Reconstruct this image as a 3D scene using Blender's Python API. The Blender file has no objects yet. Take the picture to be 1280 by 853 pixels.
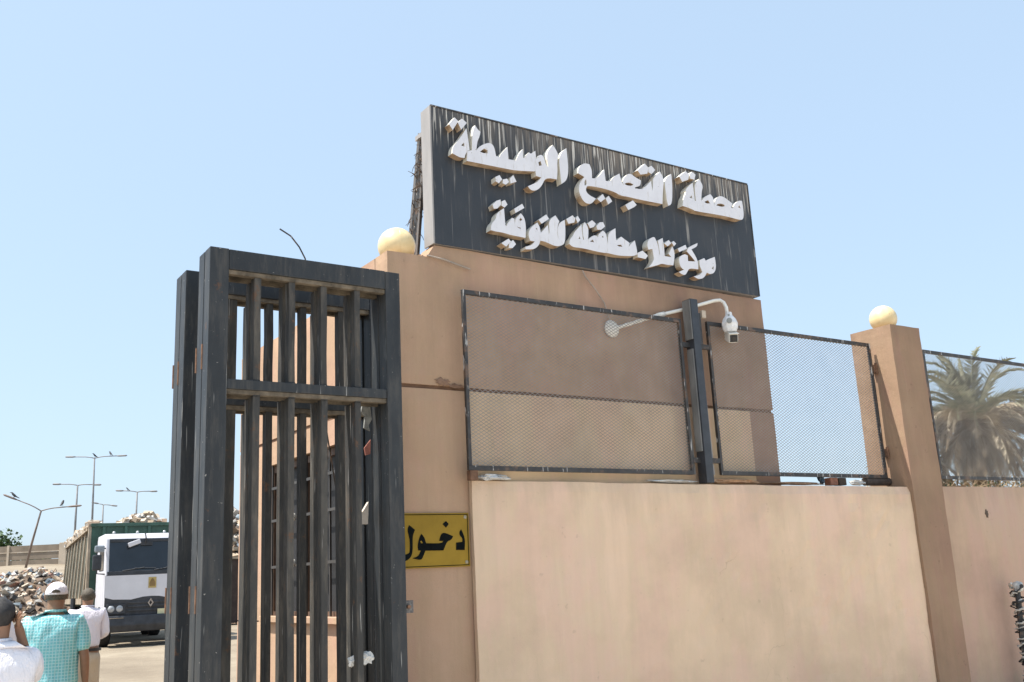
import bpy, bmesh, math, random
from mathutils import Vector, Matrix, noise
from mathutils.geometry import tessellate_polygon

scene = bpy.context.scene
COL = scene.collection
R = math.radians

# ------------------------------------------------------------------ camera, sky, sun, exposure
cam_d = bpy.data.cameras.new('camera')
cam = bpy.data.objects.new('camera', cam_d); COL.objects.link(cam)
cam_d.sensor_width = 36.0
cam_d.lens = 34.485
cam_d.clip_end = 5000
cam.matrix_world = Matrix(((0.8346006, -0.0889233, -0.5436309, 0),
                           (-0.5487721, -0.2199706, -0.8065123, 0),
                           (-0.0478651, 0.9714451, -0.2323862, 1.6),
                           (0, 0, 0, 1)))
scene.camera = cam

world = bpy.data.worlds.new("World"); scene.world = world; world.use_nodes = True
wn = world.node_tree.nodes; wl = world.node_tree.links
wn.clear()
sky = wn.new('ShaderNodeTexSky'); sky.sky_type = 'NISHITA'; sky.sun_disc = False
sky.sun_elevation = R(62); sky.sun_rotation = R(-73)
sky.air_density = 1.0; sky.dust_density = 2.2; sky.ozone_density = 1.2; sky.altitude = 0
hz_ = wn.new('ShaderNodeMix'); hz_.data_type = 'RGBA'; hz_.inputs[0].default_value = 0.5
hz_.inputs[7].default_value = (5.15, 6.7, 8.3, 1)          # evenly bright thin summer haze
bg = wn.new('ShaderNodeBackground'); bg.inputs[1].default_value = 0.10
wo = wn.new('ShaderNodeOutputWorld')
wl.new(sky.outputs[0], hz_.inputs[6]); wl.new(hz_.outputs[2], bg.inputs[0]); wl.new(bg.outputs[0], wo.inputs[0])

sun_d = bpy.data.lights.new('sun', 'SUN'); sun = bpy.data.objects.new('sun', sun_d); COL.objects.link(sun)
sun_d.energy = 5.0; sun_d.angle = R(0.53); sun_d.color = (1.0, 0.95, 0.87)
sv = Vector((-0.449, 0.137, 0.883)).normalized()
sun.rotation_euler = sv.to_track_quat('Z', 'Y').to_euler()
sun.location = (-20, 6, 40)

scene.view_settings.view_transform = 'Standard'
scene.view_settings.look = 'None'
scene.view_settings.exposure = 0.76
scene.view_settings.gamma = 1.0
scene.view_settings.use_curve_mapping = False

# ------------------------------------------------------------------ materials
MATS = {}
def newmat(name):
    m = bpy.data.materials.new(name); m.use_nodes = True
    MATS[name] = m
    nt = m.node_tree
    return m, nt, nt.nodes['Principled BSDF']

def nd(nt, typ, **kw):
    n = nt.nodes.new(typ)
    for k, v in kw.items():
        if k.startswith('i_'): n.inputs[int(k[2:])].default_value = v
        else: setattr(n, k, v)
    return n

def ramp(nt, fac, stops):
    r = nt.nodes.new('ShaderNodeValToRGB')
    while len(r.color_ramp.elements) < len(stops): r.color_ramp.elements.new(0.5)
    for e, (p, c) in zip(r.color_ramp.elements, stops):
        e.position = p; e.color = c if len(c) == 4 else (*c, 1)
    nt.links.new(fac, r.inputs[0])
    return r.outputs[0]

def noise_fac(nt, scale=1.0, stretch=(1, 1, 1), detail=5, rough=0.6, coord='pos', loc=(0, 0, 0)):
    if coord == 'pos':
        g = nt.nodes.new('ShaderNodeNewGeometry').outputs['Position']
    else:
        g = nt.nodes.new('ShaderNodeTexCoord').outputs['Object']
    mp = nt.nodes.new('ShaderNodeMapping')
    mp.inputs['Scale'].default_value = stretch; mp.inputs['Location'].default_value = loc
    nt.links.new(g, mp.inputs[0])
    n = nt.nodes.new('ShaderNodeTexNoise')
    n.inputs['Scale'].default_value = scale; n.inputs['Detail'].default_value = detail
    n.inputs['Roughness'].default_value = rough
    nt.links.new(mp.outputs[0], n.inputs[0])
    return n.outputs[0]

def mix(nt, fac, a, b, mode='MIX'):
    m = nt.nodes.new('ShaderNodeMix'); m.data_type = 'RGBA'; m.blend_type = mode
    if isinstance(fac, (int, float)): m.inputs[0].default_value = fac
    else: nt.links.new(fac, m.inputs[0])
    for i, v in ((6, a), (7, b)):
        if isinstance(v, tuple): m.inputs[i].default_value = v if len(v) == 4 else (*v, 1)
        else: nt.links.new(v, m.inputs[i])
    return m.outputs[2]

def bump(nt, p, fac, strength=0.3, dist=0.01):
    b = nt.nodes.new('ShaderNodeBump')
    b.inputs['Strength'].default_value = strength; b.inputs['Distance'].default_value = dist
    nt.links.new(fac, b.inputs['Height'])
    nt.links.new(b.outputs[0], p.inputs['Normal'])

def mul(c, k): return tuple(min(1, x * k) for x in c)

def plain(name, col, rough=0.7, var=0.25, scale=6, metal=0.0, bumps=0.15, stretch=(1, 1, 1), spec=None, coord='pos'):
    m, nt, p = newmat(name)
    f = noise_fac(nt, scale, stretch, coord=coord)
    c = ramp(nt, f, [(0.3, mul(col, 1 - var)), (0.7, mul(col, 1 + var))])
    nt.links.new(c, p.inputs['Base Color'])
    p.inputs['Roughness'].default_value = rough; p.inputs['Metallic'].default_value = metal
    if spec is not None: p.inputs['Specular IOR Level'].default_value = spec
    if bumps: bump(nt, p, noise_fac(nt, scale * 8, stretch, coord=coord), bumps, 0.004)
    return m

def plaster(name, col, tint, streak=0.5, patch=0.5, crack=False, darkening=None, drip=None):
    m, nt, p = newmat(name)
    big = noise_fac(nt, 0.9, (1, 1, 1.2), 6, 0.62)
    c = ramp(nt, big, [(0.32, mul(col, 0.86)), (0.5, col), (0.7, tint)])
    hu = ramp(nt, noise_fac(nt, 2.6, (1, 1, 0.35), 5, 0.6, loc=(11, 3, 6)), [(0.40, (1.0, 0.95, 0.97)), (0.52, (0.97, 0.985, 0.94)), (0.62, (1.03, 1.02, 1.0))])
    c = mix(nt, 1.0, c, hu, 'MULTIPLY')
    # vertical brush and run marks
    st = noise_fac(nt, 3.0, (3.2, 3.2, 0.22), 6, 0.65)
    sf = ramp(nt, st, [(0.45, (0, 0, 0)), (0.72, (1, 1, 1))])
    k = nt.nodes.new('ShaderNodeMath'); k.operation = 'MULTIPLY'; k.inputs[1].default_value = streak * 0.5
    nt.links.new(sf, k.inputs[0])
    c = mix(nt, k.outputs[0], c, mul(col, 0.72))
    st2 = noise_fac(nt, 7.0, (4, 4, 0.3), 4, 0.6, loc=(5, 3, 1))
    s2 = ramp(nt, st2, [(0.6, (0, 0, 0)), (0.75, (1, 1, 1))])
    k2 = nt.nodes.new('ShaderNodeMath'); k2.operation = 'MULTIPLY'; k2.inputs[1].default_value = streak * 0.35
    nt.links.new(s2, k2.inputs[0])
    c = mix(nt, k2.outputs[0], c, mul(tint, 1.18))
    # small spots and chips
    sp = noise_fac(nt, 16, (1, 1, 1), 3, 0.5, loc=(2, 9, 4))
    s3 = ramp(nt, sp, [(0.69, (0, 0, 0)), (0.74, (1, 1, 1))])
    k3 = nt.nodes.new('ShaderNodeMath'); k3.operation = 'MULTIPLY'; k3.inputs[1].default_value = patch * 0.6
    nt.links.new(s3, k3.inputs[0])
    c = mix(nt, k3.outputs[0], c, mul(col, 0.5))
    if crack:
        v = nt.nodes.new('ShaderNodeTexVoronoi'); v.feature = 'DISTANCE_TO_EDGE'; v.inputs['Scale'].default_value = 0.8
        g = nt.nodes.new('ShaderNodeNewGeometry').outputs['Position']
        nn = nt.nodes.new('ShaderNodeTexNoise'); nn.inputs['Scale'].default_value = 2.5; nn.inputs['Detail'].default_value = 6
        nt.links.new(g, nn.inputs[0])
        add = nt.nodes.new('ShaderNodeVectorMath'); add.operation = 'MULTIPLY_ADD'
        add.inputs[1].default_value = (0.6, 0.6, 0.6)
        nt.links.new(nn.outputs[1], add.inputs[0]); nt.links.new(g, add.inputs[2])
        nt.links.new(add.outputs[0], v.inputs[0])
        cr = ramp(nt, v.outputs['Distance'], [(0.0, (0.6, 0.6, 0.6)), (0.0028, (0, 0, 0))])
        msk = ramp(nt, noise_fac(nt, 0.7, loc=(7, 1, 2)), [(0.55, (0, 0, 0)), (0.62, (1, 1, 1))])
        cc = mix(nt, 1.0, cr, msk, 'MULTIPLY')
        c = mix(nt, cc, c, mul(col, 0.6))
    if drip:
        g = nt.nodes.new('ShaderNodeNewGeometry'); sx = nt.nodes.new('ShaderNodeSeparateXYZ'); nt.links.new(g.outputs['Position'], sx.inputs[0])
        mr = nt.nodes.new('ShaderNodeMapRange'); mr.inputs[1].default_value = drip - 0.55; mr.inputs[2].default_value = drip
        nt.links.new(sx.outputs[2], mr.inputs[0])
        dn = noise_fac(nt, 2.4, (2.0, 2.0, 0.3), 6, 0.68, loc=(4, 8, 2))
        ad = nt.nodes.new('ShaderNodeMath'); ad.operation = 'MULTIPLY_ADD'; ad.inputs[1].default_value = 0.45
        nt.links.new(mr.outputs[0], ad.inputs[0]); nt.links.new(dn, ad.inputs[2])
        df = ramp(nt, ad.outputs[0], [(0.72, (0, 0, 0)), (1.02, (0.45, 0.45, 0.45))])
        c = mix(nt, df, c, mul(col, 0.66))
    if darkening:
        # noise-broken darker tone that increases along the face towards the far end
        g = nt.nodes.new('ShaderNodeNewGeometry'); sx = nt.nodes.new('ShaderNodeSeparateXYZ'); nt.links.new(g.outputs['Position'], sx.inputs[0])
        mr = nt.nodes.new('ShaderNodeMapRange'); mr.inputs[1].default_value = darkening[0]; mr.inputs[2].default_value = darkening[1]
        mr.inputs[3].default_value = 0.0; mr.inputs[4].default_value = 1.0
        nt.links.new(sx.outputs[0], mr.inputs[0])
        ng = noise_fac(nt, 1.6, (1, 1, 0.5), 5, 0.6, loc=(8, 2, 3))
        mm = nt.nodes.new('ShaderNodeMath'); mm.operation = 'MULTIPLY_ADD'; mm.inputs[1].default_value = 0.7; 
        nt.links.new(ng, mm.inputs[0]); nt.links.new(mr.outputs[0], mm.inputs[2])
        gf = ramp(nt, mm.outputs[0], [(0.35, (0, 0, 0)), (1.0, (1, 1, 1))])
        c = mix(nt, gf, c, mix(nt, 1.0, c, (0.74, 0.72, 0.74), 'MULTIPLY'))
    nt.links.new(c, p.inputs['Base Color'])
    p.inputs['Roughness'].default_value = 0.9
    p.inputs['Specular IOR Level'].default_value = 0.25
    f1 = noise_fac(nt, 3.5, (1, 1, 1), 8, 0.72)
    f2 = noise_fac(nt, 90, (1, 1, 1), 3, 0.6)
    a = nt.nodes.new('ShaderNodeMath'); a.operation = 'MULTIPLY_ADD'; a.inputs[1].default_value = 0.12
    nt.links.new(f2, a.inputs[0]); nt.links.new(f1, a.inputs[2])
    bump(nt, p, a.outputs[0], 0.5, 0.02)
    return m

PL_B = plaster('building_plaster', (0.455, 0.305, 0.210), (0.475, 0.33, 0.235), 0.6, 0.6, darkening=(4.9, 7.2), drip=4.2)
PL_P = plaster('patch_plaster', (0.64, 0.475, 0.32), (0.66, 0.49, 0.34), 0.4, 0.4)
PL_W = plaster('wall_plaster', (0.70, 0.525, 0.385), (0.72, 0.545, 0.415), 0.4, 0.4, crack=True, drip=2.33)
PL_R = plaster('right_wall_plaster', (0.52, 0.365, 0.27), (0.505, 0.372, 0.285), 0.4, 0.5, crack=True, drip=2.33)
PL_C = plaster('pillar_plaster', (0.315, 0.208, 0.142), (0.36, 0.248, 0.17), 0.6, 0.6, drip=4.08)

def gate_paint():
    m, nt, p = newmat('gate_paint')
    f = noise_fac(nt, 2.2, (1, 1, 0.5), 6, 0.65)
    c = ramp(nt, f, [(0.3, (0.020, 0.023, 0.027)), (0.55, (0.034, 0.038, 0.042)), (0.75, (0.066, 0.068, 0.068))])
    d = ramp(nt, noise_fac(nt, 9, (2.5, 2.5, 0.35), 7, 0.7, loc=(1, 4, 2)), [(0.48, (0, 0, 0)), (0.78, (0.42, 0.42, 0.42))])
    c = mix(nt, d, c, (0.15, 0.135, 0.115))
    # scratches down to pale primer
    s = ramp(nt, noise_fac(nt, 20, (2.4, 2.4, 0.12), 2, 0.5, loc=(3, 3, 3)), [(0.705, (0, 0, 0)), (0.74, (1, 1, 1))])
    c = mix(nt, s, c, (0.26, 0.26, 0.25))
    s = ramp(nt, noise_fac(nt, 42, (1, 1, 1), 3, 0.6, loc=(8, 3, 1)), [(0.71, (0, 0, 0)), (0.73, (1, 1, 1))])
    c = mix(nt, s, c, (0.30, 0.29, 0.27))
    r = ramp(nt, noise_fac(nt, 5, (1, 1, 1), 8, 0.75, loc=(9, 1, 7)), [(0.63, (0, 0, 0)), (0.70, (1, 1, 1))])
    c = mix(nt, r, c, (0.13, 0.065, 0.035))
    # dust lying on the upward edges and ledges
    nt.links.new(c, p.inputs['Base Color'])
    p.inputs['Roughness'].default_value = 0.5; p.inputs['Specular IOR Level'].default_value = 0.3
    bump(nt, p, noise_fac(nt, 30, (1, 1, 1), 5, 0.7), 0.25, 0.004)
    return m
M_GATE = gate_paint()
def bar_paint():
    m, nt, p = newmat('dusty_bar_paint')
    c = ramp(nt, noise_fac(nt, 3.5, (1, 1, 0.5), 6, 0.65), [(0.3, (0.030, 0.031, 0.032)), (0.55, (0.055, 0.053, 0.049)), (0.75, (0.10, 0.093, 0.080))])
    d = ramp(nt, noise_fac(nt, 7, (2.5, 2.5, 0.4), 6, 0.7, loc=(4, 4, 2)), [(0.48, (0, 0, 0)), (0.70, (0.6, 0.6, 0.6))])
    c = mix(nt, d, c, (0.17, 0.145, 0.115))
    s = ramp(nt, noise_fac(nt, 24, (2.4, 2.4, 0.10), 2, 0.5, loc=(7, 3, 3)), [(0.69, (0, 0, 0)), (0.72, (1, 1, 1))])
    c = mix(nt, s, c, (0.33, 0.32, 0.30))
    r = ramp(nt, noise_fac(nt, 8, detail=7, rough=0.75, loc=(9, 1, 7)), [(0.60, (0, 0, 0)), (0.68, (1, 1, 1))])
    c = mix(nt, r, c, (0.12, 0.068, 0.04))
    nt.links.new(c, p.inputs['Base Color']); p.inputs['Roughness'].default_value = 0.65; p.inputs['Specular IOR Level'].default_value = 0.3
    bump(nt, p, noise_fac(nt, 30, detail=5, rough=0.7), 0.3, 0.004)
    return m
M_BAR = bar_paint()
M_DUST = plain('dusty_rail_lip', (0.13, 0.105, 0.075), 0.9, 0.6, 12)
M_BLACK = plain('black_steel_paint', (0.035, 0.038, 0.045), 0.35, 0.3, 9)
def frame_paint():
    m, nt, p = newmat('dark_frame_paint')
    c = ramp(nt, noise_fac(nt, 14, detail=5), [(0.3, (0.022, 0.022, 0.024)), (0.7, (0.055, 0.052, 0.050))])
    r = ramp(nt, noise_fac(nt, 9, detail=6, loc=(2, 5, 1)), [(0.54, (0, 0, 0)), (0.64, (1, 1, 1))])
    c = mix(nt, r, c, (0.13, 0.085, 0.06))
    s = ramp(nt, noise_fac(nt, 24, (2.5, 1, 0.3), 2, 0.5, loc=(1, 1, 6)), [(0.66, (0, 0, 0)), (0.69, (1, 1, 1))])
    c = mix(nt, s, c, (0.45, 0.44, 0.42))
    nt.links.new(c, p.inputs['Base Color']); p.inputs['Roughness'].default_value = 0.55
    bump(nt, p, noise_fac(nt, 60), 0.3, 0.003)
    return m
M_FRAME = frame_paint()
M_RUST = plain('rusty_steel', (0.16, 0.085, 0.05), 0.85, 0.5, 22)
M_MESH = plain('mesh_wire', (0.29, 0.265, 0.245), 0.55, 0.25, 5, metal=0.2, bumps=0)
M_WHITE = plain('white_paint', (0.78, 0.76, 0.70), 0.45, 0.08, 10)
M_WHITE2 = plain('white_plastic', (0.72, 0.72, 0.72), 0.5, 0.15, 30)
M_DARK = plain('dark_void', (0.02, 0.02, 0.022), 0.6, 0.3, 4)
M_DOME = None

def dome_mat():
    m, nt, p = newmat('cream_globe')
    f = noise_fac(nt, 9, detail=6)
    c = ramp(nt, f, [(0.35, (0.66, 0.52, 0.28)), (0.6, (0.76, 0.62, 0.36)), (0.8, (0.80, 0.70, 0.48))])
    s = ramp(nt, noise_fac(nt, 17, loc=(4, 4, 4), detail=3), [(0.70, (0, 0, 0)), (0.74, (1, 1, 1))])
    c = mix(nt, s, c, (0.36, 0.27, 0.15))
    nt.links.new(c, p.inputs['Base Color']); p.inputs['Roughness'].default_value = 0.38
    bump(nt, p, f, 0.15, 0.01)
    return m
M_DOME = dome_mat()

def letter_face():
    m, nt, p = newmat('letter_face_weathered')
    c = ramp(nt, noise_fac(nt, 5, detail=6), [(0.3, (0.64, 0.645, 0.69)), (0.7, (0.73, 0.735, 0.775))])
    d = ramp(nt, noise_fac(nt, 20, (2, 1, 0.35), 5, 0.65, loc=(3, 1, 5)), [(0.58, (0, 0, 0)), (0.74, (0.7, 0.7, 0.7))])
    c = mix(nt, d, c, (0.46, 0.42, 0.35))
    s = ramp(nt, noise_fac(nt, 38, detail=3, loc=(5, 5, 5)), [(0.71, (0, 0, 0)), (0.75, (1, 1, 1))])
    c = mix(nt, s, c, (0.22, 0.18, 0.14))
    nt.links.new(c, p.inputs['Base Color']); p.inputs['Roughness'].default_value = 0.6
    bump(nt, p, noise_fac(nt, 12, detail=4), 0.15, 0.004)
    return m
M_LFACE = letter_face()
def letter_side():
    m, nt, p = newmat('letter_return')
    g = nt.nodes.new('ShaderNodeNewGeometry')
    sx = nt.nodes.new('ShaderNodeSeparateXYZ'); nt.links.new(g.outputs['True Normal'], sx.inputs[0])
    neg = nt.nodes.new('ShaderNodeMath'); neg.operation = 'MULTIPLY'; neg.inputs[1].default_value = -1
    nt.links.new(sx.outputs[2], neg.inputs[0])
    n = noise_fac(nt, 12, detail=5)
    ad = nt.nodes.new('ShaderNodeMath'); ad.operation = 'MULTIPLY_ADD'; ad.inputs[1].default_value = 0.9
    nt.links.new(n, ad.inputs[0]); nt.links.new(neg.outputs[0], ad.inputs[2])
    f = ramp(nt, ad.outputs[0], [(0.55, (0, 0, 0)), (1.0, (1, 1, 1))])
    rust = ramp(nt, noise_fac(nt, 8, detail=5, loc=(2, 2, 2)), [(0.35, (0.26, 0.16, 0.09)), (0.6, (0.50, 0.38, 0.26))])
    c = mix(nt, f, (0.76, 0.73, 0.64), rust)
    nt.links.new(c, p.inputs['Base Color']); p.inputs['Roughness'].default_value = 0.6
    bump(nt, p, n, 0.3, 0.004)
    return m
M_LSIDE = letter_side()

def sign_mat():
    m, nt, p = newmat('sign_board_paint')
    g = nt.nodes.new('ShaderNodeNewGeometry')
    sx = nt.nodes.new('ShaderNodeSeparateXYZ'); nt.links.new(g.outputs['Position'], sx.inputs[0])
    base = ramp(nt, noise_fac(nt, 1.8, detail=5), [(0.3, (0.023, 0.028, 0.035)), (0.55, (0.034, 0.038, 0.045)), (0.8, (0.050, 0.051, 0.053))])
    # heavy weathered band at the top: brownish grime run down in thin lines
    lines = noise_fac(nt, 10, (4.2, 1, 0.12), 3, 0.55)
    lw = ramp(nt, lines, [(0.40, (0.25, 0.25, 0.25)), (0.58, (1, 1, 1))])
    hz = nt.nodes.new('ShaderNodeMapRange'); hz.inputs[1].default_value = 4.98; hz.inputs[2].default_value = 5.38
    nt.links.new(sx.outputs[2], hz.inputs[0])
    jit = noise_fac(nt, 8, (2.6, 1, 0.25), 4, 0.6, loc=(1, 1, 8))
    hj = nt.nodes.new('ShaderNodeMath'); hj.operation = 'MULTIPLY_ADD'; hj.inputs[1].default_value = 1.5; 
    nt.links.new(jit, hj.inputs[0]); nt.links.new(hz.outputs[0], hj.inputs[2])
    sub = nt.nodes.new('ShaderNodeMath'); sub.operation = 'SUBTRACT'; sub.inputs[1].default_value = 0.78; sub.use_clamp = True
    nt.links.new(hj.outputs[0], sub.inputs[0])
    # grime grows towards the right end
    xr = nt.nodes.new('ShaderNodeMapRange'); xr.inputs[1].default_value = 3.9; xr.inputs[2].default_value = 5.6
    xr.inputs[3].default_value = 0.35; xr.inputs[4].default_value = 1.0
    nt.links.new(sx.outputs[0], xr.inputs[0])
    k = nt.nodes.new('ShaderNodeMath'); k.operation = 'MULTIPLY'; nt.links.new(sub.outputs[0], k.inputs[0]); nt.links.new(xr.outputs[0], k.inputs[1])
    k2 = nt.nodes.new('ShaderNodeMath'); k2.operation = 'MULTIPLY'; k2.use_clamp = True
    nt.links.new(k.outputs[0], k2.inputs[0]); nt.links.new(lw, k2.inputs[1])
    c = mix(nt, k2.outputs[0], base, (0.20, 0.165, 0.13))
    # pale droppings: fine lines in the top band, a few running long
    fine = ramp(nt, noise_fac(nt, 22, (3.0, 1, 0.10), 2, 0.5, loc=(6, 2, 5)), [(0.56, (0, 0, 0)), (0.61, (1, 1, 1))])
    k3 = nt.nodes.new('ShaderNodeMath'); k3.operation = 'MULTIPLY'; k3.use_clamp = True
    k4 = nt.nodes.new('ShaderNodeMath'); k4.operation = 'MULTIPLY'; k4.inputs[1].default_value = 1.6; k4.use_clamp = True
    nt.links.new(sub.outputs[0], k4.inputs[0])
    clump = ramp(nt, noise_fac(nt, 3.2, (1, 1, 0.3), 3, 0.6, loc=(2, 2, 9)), [(0.40, (0.15, 0.15, 0.15)), (0.56, (1, 1, 1))])
    fine = mix(nt, 1.0, fine, clump, 'MULTIPLY')
    nt.links.new(fine, k3.inputs[0]); nt.links.new(k4.outputs[0], k3.inputs[1])
    c = mix(nt, k3.outputs[0], c, (0.55, 0.52, 0.47))
    lng = ramp(nt, noise_fac(nt, 13, (2.2, 1, 0.03), 2, 0.5, loc=(3, 7, 1)), [(0.665, (0, 0, 0)), (0.70, (0.55, 0.55, 0.55))])
    c = mix(nt, lng, c, (0.26, 0.25, 0.24))
    nt.links.new(c, p.inputs['Base Color']); p.inputs['Roughness'].default_value = 0.5
    bump(nt, p, noise_fac(nt, 30, (3, 1, 0.3)), 0.2, 0.003)
    return m
M_SIGN = sign_mat()
M_SIGNSIDE = plain('sign_edge_metal', (0.30, 0.285, 0.275), 0.5, 0.12, 8, stretch=(1, 1, 0.3))
M_BRASS = plain('plate_yellow', (0.30, 0.19, 0.022), 0.6, 0.18, 3.5, metal=0.0, spec=0.2)
M_INK = plain('plate_ink', (0.006, 0.008, 0.008), 0.9, 0.3, 20, bumps=0, spec=0.08)

def ground_mat():
    m, nt, p = newmat('dusty_ground')
    c = ramp(nt, noise_fac(nt, 0.35, detail=8, rough=0.65), [(0.3, (0.19, 0.15, 0.105)), (0.55, (0.28, 0.23, 0.165)), (0.75, (0.35, 0.295, 0.22))])
    d = ramp(nt, noise_fac(nt, 4, detail=8, rough=0.75, loc=(3, 1, 0)), [(0.55, (0, 0, 0)), (0.75, (0.7, 0.7, 0.7))])
    c = mix(nt, d, c, (0.19, 0.15, 0.11))
    nt.links.new(c, p.inputs['Base Color']); p.inputs['Roughness'].default_value = 0.95
    bump(nt, p, noise_fac(nt, 2.5, detail=9, rough=0.75), 0.9, 0.06)
    return m
M_GROUND = ground_mat()

# ------------------------------------------------------------------ mesh helpers
def link(o, parent=None):
    COL.objects.link(o)
    if parent is not None:
        o.parent = parent
        o.matrix_parent_inverse = Matrix.Translation(-base_of(parent))
    return o

BASES = {}
def base_of(o):
    return BASES.get(o.name, Vector((0, 0, 0)))

def tag(o, label=None, cat=None, group=None, kind=None):
    if label: o['label'] = label
    if cat: o['category'] = cat
    if group: o['group'] = group
    if kind: o['kind'] = kind
    return o

def thing(name, label, cat, loc=(0, 0, 0), group=None):
    o = bpy.data.objects.new(name, None); COL.objects.link(o)
    o.location = loc; o.empty_display_size = 0.2
    BASES[o.name] = Vector(loc)
    return tag(o, label, cat, group)

class MB:
    def __init__(s): s.v = []; s.f = []; s.m = []
    def add(s, vs, fs, mi=0, M=None):
        b = len(s.v)
        s.v += [tuple(M @ Vector(v)) if M else tuple(v) for v in vs]
        s.f += [tuple(b + i for i in f) for f in fs]
        s.m += [mi] * len(fs)
    def box(s, x0, x1, y0, y1, z0, z1, mi=0, M=None):
        vs = [(x0, y0, z0), (x1, y0, z0), (x1, y1, z0), (x0, y1, z0), (x0, y0, z1), (x1, y0, z1), (x1, y1, z1), (x0, y1, z1)]
        s.add(vs, [(0, 3, 2, 1), (4, 5, 6, 7), (0, 1, 5, 4), (1, 2, 6, 5), (2, 3, 7, 6), (3, 0, 4, 7)], mi, M)
    def tube(s, pts, r, n=8, mi=0, caps=True, M=None):
        pts = [Vector(p) for p in pts]
        rs = r if isinstance(r, (list, tuple)) else [r] * len(pts)
        vs = []; up = Vector((0, 0, 1)); u = None
        for i, p in enumerate(pts):
            t = (pts[min(i + 1, len(pts) - 1)] - pts[max(i - 1, 0)])
            t = t.normalized() if t.length > 1e-9 else up
            if u is None:
                a = up if abs(t.z) < 0.9 else Vector((1, 0, 0))
                u = t.cross(a).normalized()
            else:
                u = (u - t * u.dot(t)).normalized()
            w = t.cross(u)
            for k in range(n):
                a = 2 * math.pi * k / n
                vs.append(p + (u * math.cos(a) + w * math.sin(a)) * rs[i])
        fs = []
        for i in range(len(pts) - 1):
            for k in range(n):
                k2 = (k + 1) % n
                fs.append((i * n + k, i * n + k2, (i + 1) * n + k2, (i + 1) * n + k))
        if caps:
            fs.append(tuple(range(n - 1, -1, -1))); fs.append(tuple((len(pts) - 1) * n + k for k in range(n)))
        s.add(vs, fs, mi, M)
    def lathe(s, prof, c, n=20, mi=0, M=None):
        vs = []; fs = []
        for r, z in prof:
            for k in range(n):
                a = 2 * math.pi * k / n
                vs.append((c[0] + r * math.cos(a), c[1] + r * math.sin(a), c[2] + z))
        for i in range(len(prof) - 1):
            for k in range(n):
                k2 = (k + 1) % n
                fs.append((i * n + k, i * n + k2, (i + 1) * n + k2, (i + 1) * n + k))
        s.add(vs, fs, mi, M)
    def build(s, name, mats, parent=None, smooth=False, bevel=0, loc=None):
        me = bpy.data.meshes.new(name)
        off = Vector(loc) if loc is not None else Vector((0, 0, 0))
        me.from_pydata([tuple(Vector(v) - off) for v in s.v], [], s.f)
        if not isinstance(mats, (list, tuple)): mats = [mats]
        for m in mats: me.materials.append(m)
        me.polygons.foreach_set('material_index', s.m)
        if smooth: me.polygons.foreach_set('use_smooth', [True] * len(s.f))
        me.update()
        if bevel:
            bm = bmesh.new(); bm.from_mesh(me)
            bmesh.ops.bevel(bm, geom=bm.edges[:], offset=bevel, segments=2, profile=0.6, affect='EDGES')
            bm.to_mesh(me); bm.free()
        o = bpy.data.objects.new(name, me)
        if loc is not None: o.location = off
        return link(o, parent)

def box_obj(name, x0, x1, y0, y1, z0, z1, mat, parent=None, bevel=0.004):
    b = MB(); b.box(x0, x1, y0, y1, z0, z1)
    return b.build(name, mat, parent, bevel=bevel)

def rough_box(name, x0, x1, y0, y1, z0, z1, mat, parent=None, cell=0.12, amp=0.006, seed=0, topf=None):
    """hand plastered block: a fine closed box whose faces and edges wobble"""
    bm = bmesh.new()
    nx = max(1, min(60, int((x1 - x0) / cell))); ny = max(1, min(40, int((y1 - y0) / cell))); nz = max(1, min(40, int((z1 - z0) / cell)))
    idx = {}
    def vert(i, j, k):
        key = (i, j, k)
        if key not in idx:
            p = Vector((x0 + (x1 - x0) * i / nx, y0 + (y1 - y0) * j / ny, z0 + (z1 - z0) * k / nz))
            q = p * 2.3 + Vector((seed, seed, seed))
            if topf: p.z = z0 + (topf(p.x) - z0) * k / nz
            w = Vector((noise.noise(q), noise.noise(q + Vector((9, 0, 0))), noise.noise(q + Vector((0, 9, 0)))))
            q2 = p * 11 + Vector((seed, 0, seed))
            w += 0.45 * Vector((noise.noise(q2), noise.noise(q2 + Vector((5, 0, 0))), noise.noise(q2 + Vector((0, 5, 0)))))
            # round the edges a little
            e = sum(1 for a, b in ((i, nx), (j, ny), (k, nz)) if a in (0, b))
            c = Vector(((x0 + x1) / 2, (y0 + y1) / 2, (z0 + z1) / 2))
            d = Vector((0, 0, 0))
            if e >= 2:
                for ax, (a, b) in enumerate(((i, nx), (j, ny), (k, nz))):
                    if a in (0, b): d[ax] = -0.006 if p[ax] > c[ax] else 0.006
            idx[key] = bm.verts.new(p + w * amp + d)
        return idx[key]
    def quad(a, b, c, d): bm.faces.new((a, b, c, d))
    for i in range(nx):
        for k in range(nz):
            quad(vert(i, 0, k), vert(i + 1, 0, k), vert(i + 1, 0, k + 1), vert(i, 0, k + 1))
            quad(vert(i, ny, k), vert(i, ny, k + 1), vert(i + 1, ny, k + 1), vert(i + 1, ny, k))
    for j in range(ny):
        for k in range(nz):
            quad(vert(0, j, k), vert(0, j, k + 1), vert(0, j + 1, k + 1), vert(0, j + 1, k))
            quad(vert(nx, j, k), vert(nx, j + 1, k), vert(nx, j + 1, k + 1), vert(nx, j, k + 1))
    for i in range(nx):
        for j in range(ny):
            quad(vert(i, j, 0), vert(i, j + 1, 0), vert(i + 1, j + 1, 0), vert(i + 1, j, 0))
            quad(vert(i, j, nz), vert(i + 1, j, nz), vert(i + 1, j + 1, nz), vert(i, j + 1, nz))
    me = bpy.data.meshes.new(name); bm.to_mesh(me); bm.free(); me.materials.append(mat)
    return link(bpy.data.objects.new(name, me), parent)

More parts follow.
